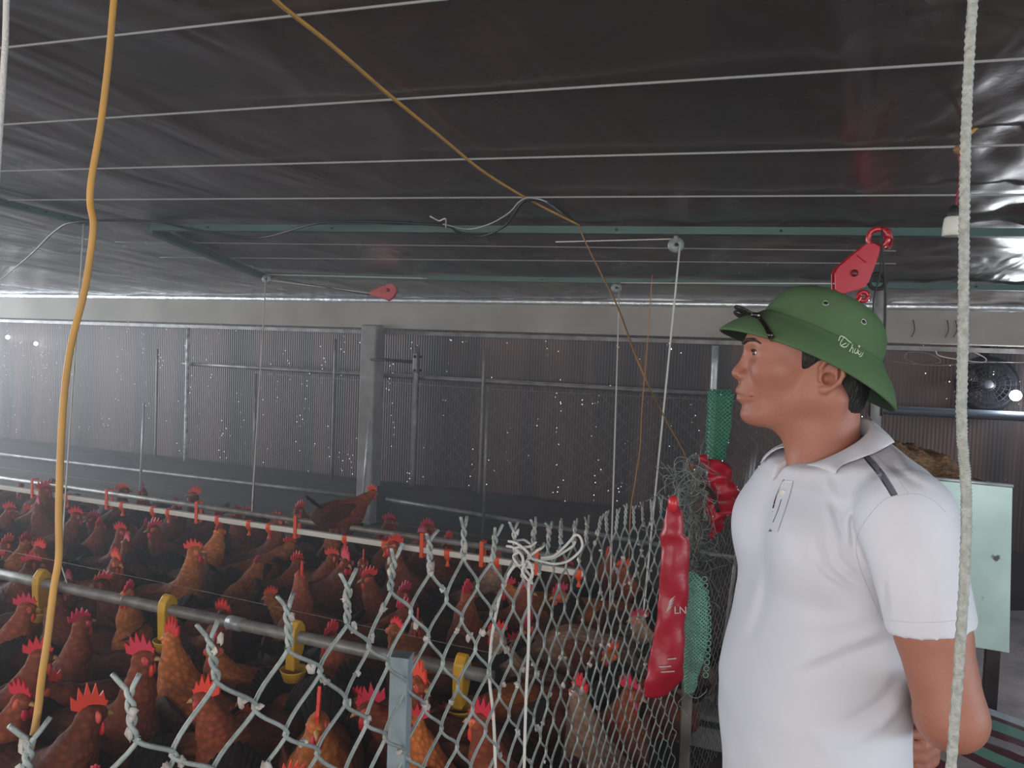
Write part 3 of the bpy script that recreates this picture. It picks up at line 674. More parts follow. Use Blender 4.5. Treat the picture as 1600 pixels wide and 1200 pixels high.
# suspension tube and cables behind the helmet
t = thing('hanging_tube', 'pale steel tube with dark cables hanging from the first purlin behind the helmet', 'tube', P(1374, 560, dT))
G().tube([P(1376, 455, dT), P(1372, 560, dT), P(1368, 668, dT)], .018, 14).build('tube', M_galvl, t)
for dx in (-9, 10): G().tube(smoothpath([P(1378, 354, dT-.01), P(1378, 378, dT-.02), P(1378+dx*.4, 430, dT-.02), P(1374+dx, 470, dT-.02), P(1371+dx, 560, dT-.02), P(1367+dx, 650, dT-.02)], 3), .0035, 6).build('cable', M_black, t)
ring(1371, 440, 12, 3.5, dT, M_rust, t, .2, 'shackle'); ring(1368, 662, 8, 2.5, dT, M_rust, t, 0, 'shackle')
G().tube(smoothpath([P(1364, 664, dT), P(1368, 675, dT), P(1373, 686, dT), P(1380, 695, dT)], 3), .012, 8, flat=.4).build('ribbon', mat('magenta_ribbon', hx('#8e1540'), .6), t)

# ------------------------------------------------------------------ lamp at the right
cL = ccd(1497, 232, .03); dL = dep(cL)
t = thing('lamp_holder', 'white lamp holder hanging on a red wire from a yellow cable, beside the thick rope', 'lamp holder', P(1490, 368, dL))
s = dL/F; base = P(1489, 354, dL)
G().lathe([(13*s, -15*s), (15*s, -14*s), (14.5*s, 0), (13*s, 12*s), (11*s, 15*s), (3*s, 15*s)], base, n=24).build('shade', mat('ivory_plastic', hx('#c9c8bd'), .5), t)
G().lathe([(9*s, 12*s), (10*s, 20*s), (7*s, 28*s), (3*s, 33*s)], base, n=16).build('cap', M_black, t)
G().tube(smoothpath([P(1494, 322, dL), P(1496, 305, dL), P(1499, 285, dL), P(1500, 260, dL), P(1498, 240, dL)], 4), .0028, 8).build('wire', mat('red_wire', hx('#7e1a2c'), .5), t)
G().blob(P(1497, 234, dL), 7*s, (1, 1, 1.2), 8, .25, 60).build('tape_knot', M_ycord2, t)
q = [P(1500, 236, dL), P(1510, 215, dL), P(1530, 195, dL*.99), P(1560, 155, dL*.97), P(1580, 118, dL*.95), P(1598, 88, dL*.93), P(1650, 40, dL*.9)]
cord('ceiling_cable', q, .0045, M_ycord, 'yellow cable at the right edge leading to the lamp holder', 'cable')

# ------------------------------------------------------------------ bags and nets on the fence
def rowbody(rows, depth, thick, n=16, amp=.004, f=30, sub=4):
    rows = [Vector(r) for r in rows]; rs = smoothpath(rows, sub); g = G(); vs = []
    uz = RM @ Vector((0, 0, 1)); m = len(rs)
    for i, r in enumerate(rs):
        py, xl, xr = r; A, B = P(xl, py, depth), P(xr, py, depth); c = (A+B)/2; h = (B-A)/2; e = min(1, 4*min(i, m-1-i)/m+.15)
        for k in range(n):
            a = 2*PI*k/n; p = c+h*math.cos(a)+uz*(thick/2*e*math.sin(a)); 
            p += uz*(amp*2*noise.noise(p*f)) + h.normalized()*(amp*noise.noise(p*f*1.7))
            vs.append(p)
    g.add(vs, [(i*n+k, i*n+(k+1) % n, (i+1)*n+(k+1) % n, (i+1)*n+k) for i in range(m-1) for k in range(n)]+[tuple(range(n-1, -1, -1)), tuple((m-1)*n+k for k in range(n))])
    return g
M_bag = mat('dark_red_plastic', hx('#a31a2c'), .38, bump=.25, bscale=25)
bag = thing('plastic_bag', 'long dark red plastic bag tied to the fence, printed with a wing and letters', 'bag', P(1040, 1092, 1.98))
rowbody([(783, 1047, 1056), (797, 1041, 1064), (815, 1037, 1067), (833, 1034, 1068), (842, 1033, 1077), (870, 1032, 1078), (923, 1029, 1075), (962, 1026, 1072), (1005, 1019, 1069), (1040, 1013, 1068), (1060, 1009, 1066), (1078, 1005, 1050), (1090, 1006, 1030)], 1.98, .05, 24, .005, 22).build('bag_body', M_bag, bag)
G().blob(P(1052, 786, 1.965), .013, (1, 1, 1.4), 8, .3, 50).build('knot', mat('bright_red_plastic', hx('#c92a35'), .35), bag)
M_print = mat('grey_print', hx('#b7a8a8'), .6)
ux = RM @ Vector((1, 0, 0)); uy = RM @ Vector((0, 1, 0)); uz = RM @ Vector((0, 0, 1))
g = G()
for k in range(4):
    o_ = P(1040+k*1.5, 957-k*5, 1.945); g.prism([(0, 0), (.006, .010), (.018, .018), (.008, .006)], o_, ux, uy, .001)
g.build('wing_print', M_print, bag, False)
def text(body, loc, size, mt, parent, R, name='lettering', ext=.0004, shear=0):
    cu = bpy.data.curves.new(name, 'FONT'); cu.body = body; cu.size = size; cu.extrude = ext; cu.shear = shear; cu.align_x = 'CENTER'; cu.align_y = 'CENTER'
    o_ = bpy.data.objects.new(name, cu); C.objects.link(o_); cu.materials.append(mt)
    off = Vector((0, 0, 0)); q_ = parent
    while q_ is not None: off += q_.location; q_ = q_.parent
    bpy.context.view_layer.update(); me_ = bpy.data.meshes.new_from_object(o_.evaluated_get(bpy.context.evaluated_depsgraph_get())); bpy.data.objects.remove(o_)
    o_ = bpy.data.objects.new(name, me_); C.objects.link(o_); 
    if not me_.materials: me_.materials.append(mt)
    o_.parent = parent; o_.matrix_local = Matrix.Translation(Vector(loc)-off) @ R.to_4x4(); return o_
text('LN', P(1063, 954, 1.948), .026, M_print, bag, RM)
g = G()
for (x, y, w_) in ((1051, 1031, .022), (1038, 1043, .03), (1041, 1051, .034)): g.prism([(0, 0), (w_, .002), (w_, .005), (0, .003)], P(x-8, y, 1.945), ux, uy, .001)
g.build('small_print', M_print, bag, False)
M_net = mat('green_net', hx('#6f9f8c'), .6, bump=.6, bscale=120)
def netmat(m, f, thr):
    nt = m.node_tree; N = nt.nodes.new; L = nt.links.new; b = nt.nodes['Principled BSDF']
    tc = N('ShaderNodeTexCoord'); sx = N('ShaderNodeSeparateXYZ'); L(tc.outputs['Object'], sx.inputs[0]); cb = N('ShaderNodeCombineXYZ'); L(sx.outputs[0], cb.inputs[0]); L(sx.outputs[2], cb.inputs[1])
    mp = N('ShaderNodeMapping'); mp.inputs['Rotation'].default_value = (0, 0, PI/4); mp.inputs['Scale'].default_value = (f, f, 1); L(cb.outputs[0], mp.inputs[0])
    vo = N('ShaderNodeTexVoronoi'); vo.inputs['Scale'].default_value = 1; vo.voronoi_dimensions = '2D'; vo.inputs['Randomness'].default_value = .15; L(mp.outputs[0], vo.inputs['Vector'])
    lt = N('ShaderNodeMath'); lt.operation = 'LESS_THAN'; lt.inputs[1].default_value = thr; L(vo.outputs['Distance'], lt.inputs[0])
    tr = N('ShaderNodeBsdfTransparent'); mx = N('ShaderNodeMixShader'); L(lt.outputs[0], mx.inputs[0]); L(b.outputs[0], mx.inputs[1]); L(tr.outputs[0], mx.inputs[2]); L(mx.outputs[0], nt.nodes['Material Output'].inputs[0])
netmat(M_net, 150, .30)
nb = thing('net_bag', 'pale green knitted net hanging on the fence behind the dark red bag', 'net', P(1086, 1085, 2.1))
rowbody([(893, 1070, 1084), (900, 1069, 1093), (915, 1068, 1099), (931, 1067, 1104), (975, 1066, 1108), (1000, 1066, 1106), (1022, 1066, 1101), (1057, 1067, 1092), (1083, 1070, 1085)], 2.1, .05, 24, .004, 30, 8).build('net', M_net, nb)
g = G()
for k in range(16):
    y = 905+k*10; x = 1100+8*math.sin((y-893)/190*PI); cc = P(x-1, y, 2.1); g.tube([cc+(ux*math.cos(a)+uy*math.sin(a))*.007 for a in [2*PI*q/10 for q in range(11)]], .0016, 5)
g.build('looped_edge', mat('green_yarn', hx('#7fae9b'), .7), nb)
M_net2 = mat('dark_green_net', hx('#1f7a58'), .6)
netmat(M_net2, 50, .36)
dn = dep(onwall(1125, 620, YW-.12))
nb = setp(rowbody([(608, 1106, 1140), (620, 1105, 1146), (650, 1104, 1143), (690, 1102, 1138), (718, 1100, 1135)], dn, .10, 20, .01, 8, 6).build('net_sleeve', M_net2), 'dark green net sleeve hanging from the middle rail beside the man\'s face', 'net')
M_rag = mat('crimson_plastic', hx('#b5122c'), .35, bump=.3, bscale=20)
rg = thing('plastic_bag', 'crumpled bright red plastic bag snagged on the fence corner behind the man', 'bag', P(1125, 840, 2.45))
rowbody([(718, 1108, 1118), (724, 1106, 1132), (735, 1106, 1143), (750, 1107, 1140), (762, 1106, 1152), (775, 1104, 1162), (788, 1103, 1160), (797, 1102, 1150), (806, 1106, 1134), (822, 1109, 1128), (834, 1109, 1122), (842, 1111, 1115)], 2.45, .07, 28, .014, 26).build('bag_body', M_rag, rg)
G().blob(P(1099, 717, 2.44), .013, (1.2, 1, 1), 8, .3, 50).build('knot', M_rag, rg)
G().tube(smoothpath([P(1080, 728, 2.42), P(1095, 726, 2.43), P(1110, 728, 2.43)], 4), .006, 8, flat=.4).build('tie', mat('faded_red_plastic', hx('#a5505a'), .5), rg)
cord('black_strap', [P(1094, 760, 2.42), P(1106, 764, 2.40), P(1115, 775, 2.40), P(1122, 800, 2.40)], .006, M_black, 'black strap lying over the crumpled red bag', 'strap', 8)
# loose wire loops and rods near the corner
for a, b, d, r, lab in (((1180, 695), (1160, 870), 3.0, .011, 'right one of two thin steel rods leaning behind the red bag'), ((1171, 718), (1150, 870), 3.05, .008, 'left one of two thin steel rods leaning behind the red bag')):
    A, B = P(*a, d), P(*b, d); k = (A.z-.01)/(A.z-B.z); B2 = A+(B-A)*k
    line2('rod', A, B2, r, M_galv, lab, 'rod')
# low concrete kerb
k0 = P(1108, 1118, 2.95); g = G(); g.box((k0.x+.25, k0.y+.12, k0.z/2), (.75, .25, k0.z)); 
kb = g.build('concrete_kerb', M_conc2, smooth=False, bevel=.01); setp(kb, 'low concrete block at the foot of the fence behind the man', 'kerb')
G().tube([(k0.x-.1, k0.y-.012, k0.z-.03), (k0.x+.6, k0.y-.012, k0.z-.03)], .012, 8).build('green_hose', M_green, kb)
hp = P(1093, 1176, dep(Vector((k0.x, k0.y-.005, k0.z-.1)))); G().lathe([(.014, -.002), (.014, .002)], (hp.x, k0.y-.006, hp.z), Matrix.Rotation(PI/2, 3, 'X'), 14).build('drain_hole', M_black, kb)

# ------------------------------------------------------------------ right side: fan, added glowing ball, hopper, sacks
fc = onwall(1541, 600, CY-.16); ff = thing('fan', 'round black fan mounted against the curtain at the right edge', 'fan', fc)
Ry = Matrix.Rotation(PI/2, 3, 'X'); M_fan = mat('black_metal', hx('#0b0c11'), .9, spec=.15)
g = G(); Rf = .155
for rr in (1, .8, .6, .4): g.tube([fc+Vector((Rf*rr*math.cos(a), -.06, Rf*rr*math.sin(a))) for a in [2*PI*k/36 for k in range(37)]], .004, 5)
for k in range(24):
    a = 2*PI*k/24; g.tube([fc+Vector((.03*math.cos(a), -.068, .03*math.sin(a))), fc+Vector((Rf*math.cos(a), -.058, Rf*math.sin(a)))], .0022, 4)
g.build('grille', M_fan, ff)
G().tube([fc+Vector((Rf*math.cos(a), 0, Rf*math.sin(a))) for a in [2*PI*k/40 for k in range(41)]], .03, 10).build('housing', M_fan, ff)
for k in range(4):
    a = PI/2*k+.3; e1 = Vector((math.cos(a), 0, math.sin(a))); e2 = Vector((-math.sin(a), .35, math.cos(a)))
    G().prism([(.03, -.02), (.14, -.06), (.15, .04), (.03, .03)], fc, e1, e2, .003).build('blade', M_fan, ff, False)
G().lathe([(.03, -.04), (.045, -.02), (.045, .06), (.02, .07)], fc, Ry, 20).build('motor', mat('dark_grey_metal', hx('#23252c'), .5), ff)
G().box(fc+Vector((-.02, .0, .23)), (.05, .04, .16)).build('bracket', M_fan, ff, False, .01)
lb = onwall(1587, 618, CY-.24)  # added glowing ball stands in for daylight glaring through the curtain
M_em = bpy.data.materials.new('white_glow'); M_em.use_nodes = True; b = M_em.node_tree.nodes['Principled BSDF']; b.inputs['Emission Color'].default_value = (.93, .97, 1, 1); b.inputs['Emission Strength'].default_value = 14
pl_ = bpy.data.lights.new('added_glow', 'POINT'); pl_.energy = 7; pl_.shadow_soft_size = .05; pl_.color = (.9, .95, 1)  # point light added beside the ball, for glints on the ceiling sheet
plo = bpy.data.objects.new('added_glow', pl_); plo.location = lb+Vector((0, -.06, 0)); C.objects.link(plo)
t = thing('lamp', 'small added glowing ball for daylight through the curtain right of the fan', 'lamp', lb)  # this 'lamp' is the added ball standing in for daylight
G().blob(lb, .034, (1, 1, 1), 12, 0).build('light_ball', M_em, t); G().tube([lb+Vector((0, .03, 0)), lb+Vector((0, .24, 0))], .02, 10).build('ball_stem', M_black, t)
for (px, py, rr) in ((12, 527, .022), (34, 536, .014), (56, 537, .02)):
    lb = onwall(px, py, CY-.06); t = thing('lamp', {12: 'leftmost tiny light glowing at the far left of the curtain', 34: 'faintest middle one of three tiny lights at the far left', 56: 'right one of three tiny lights at the far left of the curtain'}[px], 'lamp', lb)
    G().blob(lb, rr, (1, 1, 1), 8, 0).build('light_ball', M_em if px != 34 else mat('dim_bulb', hx('#c5cbd4'), .4), t)
# tangled thin wires under the beam at the right
for i, (pts, lab) in enumerate((([(1385, 563), (1420, 568), (1470, 571), (1530, 566), (1600, 566)], 'long sagging thin wire under the beam behind the thick rope'),
             ([(1462, 548), (1468, 556), (1500, 562), (1535, 566), (1540, 560), (1520, 549)], 'white kinked wire loop under the beam near the fan'),
             ([(1412, 560), (1420, 550), (1450, 552), (1470, 565), (1440, 570), (1412, 560)], 'dark wire loop under the beam right of the helmet'))):
    cord('loose_wire', [onwall(a, b_, YW-.03) for a, b_ in pts], .0035, M_link2 if i != 1 else M_string2, lab, 'wire', 5)
for px in (1427, 1480, 1493): cord('loose_wire', [onwall(px, 500, YW-.01), onwall(px+2, 515, YW-.015), onwall(px-3, 527, YW-.01)], .003, M_rust, {1427: 'forked dark wire end on the beam right of the helmet', 1480: 'short dark wire end on the beam left of the rope', 1493: 'short dark wire end on the beam touching the rope'}[px], 'wire', 5)
# feed hopper
M_sheet = mat('pale_green_sheet_metal', hx('#aebfb6'), .4, .25, col2=hx('#93a59d'), nscale=5, bump=.12, bscale=9)
nt = M_sheet.node_tree; b = nt.nodes['Principled BSDF']; N = nt.nodes.new; L = nt.links.new
tc = N('ShaderNodeTexCoord'); n_ = N('ShaderNodeTexNoise'); n_.inputs['Scale'].default_value = 22; n_.inputs['Detail'].default_value = 4; L(tc.outputs['Object'], n_.inputs['Vector'])
r_ = N('ShaderNodeMapRange'); r_.inputs[1].default_value = .66; r_.inputs[2].default_value = .72; L(n_.outputs[0], r_.inputs[0])
mx = N('ShaderNodeMix'); mx.data_type = 'RGBA'; L(r_.outputs[0], mx.inputs[0]); L(b.inputs['Base Color'].links[0].from_socket, mx.inputs[6]); mx.inputs[7].default_value = hx('#3e3b36'); L(mx.outputs[2], b.inputs['Base Color'])
dh = 1.9; A, B, C_, D = P(1375, 742, dh), P(1582, 762, dh), P(1577, 1020, dh), P(1372, 986, dh)
hop = thing('feed_hopper', 'pale green sheet metal feed box heaped with feed, behind the man\'s back', 'feed box', ((A.x+B.x)/2, (A.y+B.y)/2+.25, 0))
back = Vector((-.371*0+.0, .52, .0)); back = Vector((math.sin(YAW)*-1*.52, math.cos(YAW)*.52, 0))
def quad(name, a, b_, c, d, m, par, th=.004):
    nn = (b_-a).cross(d-a).normalized()*th; g = G().add([a, b_, c, d, a+nn, b_+nn, c+nn, d+nn], [(0, 1, 2, 3), (7, 6, 5, 4), (0, 4, 5, 1), (1, 5, 6, 2), (2, 6, 7, 3), (3, 7, 4, 0)]); return g.build(name, m, par, False)
quad('front_panel', A, B, C_, D, M_sheet, hop); quad('side_panel', B, B+back, C_+back, C_, M_sheet, hop); quad('side_panel', A+back, A, D, D+back, M_sheet, hop)
quad('back_panel', B+back, A+back, D+back, C_+back, M_sheet, hop); quad('bottom_panel', D, C_, C_+back, D+back, M_sheet, hop)
G().tube([A+Vector((0, 0, .004)), (A+B)/2+Vector((0, 0, .004)), B+Vector((0, 0, .004))], .005, 8).build('rolled_rim', M_galvl, hop)
for p in (C_+Vector((-.03, .03, 0)), D+Vector((.03, .03, 0)), C_+back-Vector((.03, .03, 0)), D+back+Vector((.03, -.03, 0))): G().box((p.x, p.y, (p.z)/2), (.03, .03, p.z-.005)).build('leg', M_rust, hop, False)
g = G(); n = 40; vs = []
M_feed = mat('tan_feed', hx('#8f6d4c'), .95, col2=hx('#5e4430'), nscale=90, bump=.8, bscale=120, stretch=(1, 1, 1))
ab = B-A
for j in range(n+1):
    for i in range(n+1):
        u, v = i/n, j/n; p = A+ab*(.01+.98*u)+back*(.02+.96*v)
        e = min(1, 5*min(u, 1-u, v, 1-v)); hgt = .095*math.exp(-((u-.34)/.27)**2-((v-.5)/.5)**2)+.055*math.exp(-((u-.70)/.16)**2)
        p.z += -.012+e*(hgt+.014*noise.noise(Vector((u*9, v*9, 0)))+.006*noise.noise(Vector((u*33, v*33, 2)))); vs.append(p)
g.add(vs, [(j*(n+1)+i, j*(n+1)+i+1, (j+1)*(n+1)+i+1, (j+1)*(n+1)+i) for j in range(n) for i in range(n)])
fo = setp(g.build('feed_heap', M_feed), 'heap of coarse tan feed filling the metal box', 'feed', kind='stuff'); so = fo.modifiers.new('s', 'SOLIDIFY'); so.thickness = .02; so.offset = -1
# sacks
M_sack = mat('grey_woven_sack', hx('#9c979b'), .8, col2=hx('#6b666b'), nscale=6, bump=.5, bscale=60, stretch=(1, 1, 3))
s_a, s_b = onz(1525, 1140, .79), onz(1600, 1168, .79); srot = math.atan2(s_b.y-s_a.y, s_b.x-s_a.x)
def sackmat():
    m = mat('striped_woven_sack', hx('#c3cbd6'), .6, bump=.2, bscale=80); nt = m.node_tree; N = nt.nodes.new; L = nt.links.new; b = nt.nodes['Principled BSDF']
    tc = N('ShaderNodeTexCoord'); sx = N('ShaderNodeSeparateXYZ'); mpr = N('ShaderNodeMapping'); mpr.inputs['Rotation'].default_value = (0, 0, -srot); L(tc.outputs['Object'], mpr.inputs[0]); L(mpr.outputs[0], sx.inputs[0])
    nz = N('ShaderNodeTexNoise'); nz.inputs['Scale'].default_value = 5; L(tc.outputs['Object'], nz.inputs['Vector'])
    a = N('ShaderNodeMath'); a.operation = 'MULTIPLY_ADD'; a.inputs[1].default_value = .03; L(nz.outputs[0], a.inputs[0]); L(sx.outputs[1], a.inputs[2])
    mr = N('ShaderNodeMapRange'); mr.inputs[1].default_value = -.19; mr.inputs[2].default_value = .21; L(a.outputs[0], mr.inputs[0])
    r = N('ShaderNodeValToRGB'); r.color_ramp.interpolation = 'CONSTANT'; e = r.color_ramp.elements; e[0].color = hx('#5d2733'); e[0].position = 0
    e[1].position = .14; e[1].color = hx('#8d8386')
    for p_, c in ((.24, '#54232f'), (.31, '#5f8b7e'), (.40, '#4f222e'), (.47, '#9a9096'), (.56, '#57242f'), (.63, '#6b9a8c'), (.74, '#5a2a38'), (.80, '#c4ccd8')): q_ = e.new(p_); q_.color = hx(c)
    L(mr.outputs[0], r.inputs[0]); L(r.outputs[0], b.inputs['Base Color']); return m
M_strip = sackmat()
def sack(c, sz, rot, m, label, seed):
    g = G(); n = 14; vs = []; R = Matrix.Rotation(rot, 3, 'Z'); c = Vector(c); M_ = 2*n+8
    for i in range(n+1):
        th = PI*i/n
        for k in range(M_):
            q = 2*PI*k/M_; s = lambda v, e: math.copysign(abs(v)**e, v)
            d = Vector((s(math.cos(q), .45)*s(math.sin(th), .5)*sz[0]/2, s(math.sin(q), .45)*s(math.sin(th), .5)*sz[1]/2, s(math.cos(th), .8)*sz[2]/2))
            d += d.normalized()*.018*noise.noise(d*7+Vector((seed, 0, 0))) + d.normalized()*.007*noise.noise(d*25)
            vs.append(c+R @ d)
    g.add(vs, [(i*M_+k, (i+1)*M_+k, (i+1)*M_+(k+1) % M_, i*M_+(k+1) % M_) for i in range(n) for k in range(M_)])
    return setp(g.build('feed_sack', m), label, 'sack')
fe = onz(1562, 1122, .79); sn = Vector((-math.sin(srot), math.cos(srot), 0)); sc0 = fe-sn*.19; zt = .80
rot = srot
h_ = zt/5
names = ['topmost sack with maroon and green stripes in the pile beside the man\'s elbow', 'second sack from the top in the pile by the man\'s elbow', 'middle sack of the pile by the man\'s elbow', 'second sack from the floor in the pile by the man', 'bottom sack of the pile, lying on the floor beside the man']
for k in range(5):
    sack((sc0.x+.10+.01*(k % 2), sc0.y+.0, zt-h_*(k+.5)), (.62, .42, h_*.99), rot+(.05*(k % 2)), M_strip if k == 0 else M_sack, names[k], k)
s2 = P(1580, 1040, 2.72)
sack((s2.x+.10, s2.y+.02, .425), (.6, .42, .42), YAW+.3, M_sack, 'tall grey woven sack bulging behind the feed box, upper of two', 9)
sack((s2.x+.12, s2.y+.03, .11), (.66, .46, .22), YAW+.1, M_sack, 'grey woven sack on the floor under the bulging one', 12)

# ------------------------------------------------------------------ the flock
def feathers(name, c1, c2, c3):
    m = bpy.data.materials.new(name); m.use_nodes = True; nt = m.node_tree; b = nt.nodes['Principled BSDF']; N = nt.nodes.new; L = nt.links.new
    b.inputs['Roughness'].default_value = .75; b.inputs['Specular IOR Level'].default_value = .25
    tc = N('ShaderNodeTexCoord'); sx = N('ShaderNodeSeparateXYZ'); L(tc.outputs['Object'], sx.inputs[0])
    mp = N('ShaderNodeMapping'); mp.inputs['Scale'].default_value = (.55, 1, 1); L(tc.outputs['Object'], mp.inputs[0])
    vo = N('ShaderNodeTexVoronoi'); vo.inputs['Scale'].default_value = 70; L(mp.outputs[0], vo.inputs['Vector'])
    nz = N('ShaderNodeTexNoise'); nz.inputs['Scale'].default_value = 16; nz.inputs['Detail'].default_value = 5; L(mp.outputs[0], nz.inputs['Vector'])
    # hackle (front, high) golden, saddle chestnut, rear dark: plumage colour of the bird itself
    a = N('ShaderNodeMath'); a.operation = 'MULTIPLY_ADD'; L(sx.outputs[0], a.inputs[0]); a.inputs[1].default_value = 1.6; L(sx.outputs[2], a.inputs[2])
    a2 = N('ShaderNodeMath'); a2.operation = 'MULTIPLY_ADD'; L(nz.outputs[0], a2.inputs[0]); a2.inputs[1].default_value = .28; L(a.outputs[0], a2.inputs[2])
    r = N('ShaderNodeValToRGB'); e = r.color_ramp.elements; e[0].position = .12; e[0].color = c1; e[1].position = .95; e[1].color = c3; q = e.new(.42); q.color = c2
    mr = N('ShaderNodeMapRange'); mr.inputs[1].default_value = -.1; mr.inputs[2].default_value = 1.0; L(a2.outputs[0], mr.inputs[0]); L(mr.outputs[0], r.inputs[0])
    vr = N('ShaderNodeMapRange'); vr.inputs[1].default_value = .0; vr.inputs[2].default_value = .6; vr.inputs[3].default_value = 1.15; vr.inputs[4].default_value = .6; L(vo.outputs['Distance'], vr.inputs[0])
    oi = N('ShaderNodeObjectInfo'); m1 = N('ShaderNodeMapRange'); m1.inputs[3].default_value = .55; m1.inputs[4].default_value = 1.35; L(oi.outputs['Random'], m1.inputs[0])
    mm = N('ShaderNodeMath'); mm.operation = 'MULTIPLY'; L(vr.outputs[0], mm.inputs[0]); L(m1.outputs[0], mm.inputs[1])
    hs = N('ShaderNodeHueSaturation'); L(r.outputs[0], hs.inputs['Color']); L(mm.outputs[0], hs.inputs['Value']); L(hs.outputs[0], b.inputs['Base Color'])
    bp = N('ShaderNodeBump'); bp.inputs['Strength'].default_value = .7; bp.inputs['Distance'].default_value = .006; L(vo.outputs['Distance'], bp.inputs['Height']); bp.invert = True; L(bp.outputs[0], b.inputs['Normal'])
    return m
M_f = feathers('chestnut_feathers', hx('#2e1a16'), hx('#66301f'), hx('#95482b'))
M_fd = feathers('dark_tail_feathers', hx('#16100f'), hx('#2a1814'), hx('#3f241a'))
M_fw = feathers('wing_feathers', hx('#34190f'), hx('#5a2a1c'), hx('#74391f'))
M_fo = feathers('ginger_feathers', hx('#6b3320'), hx('#a5552a'), hx('#cf7a38'))
M_fg = feathers('grey_brown_feathers', hx('#3a2c28'), hx('#7d5f4f'), hx('#a8866e'))
M_comb = mat('red_comb_skin', hx('#c01f30'), .55, tint=.25)
M_face = mat('red_face_skin', hx('#c0453f'), .6, tint=.2)
M_beak = mat('horn_beak', hx('#a67c48'), .45)
M_eye = mat('amber_eye', hx('#b8641c'), .15)
M_leg = mat('yellow_leg_skin', hx('#a07a32'), .6)
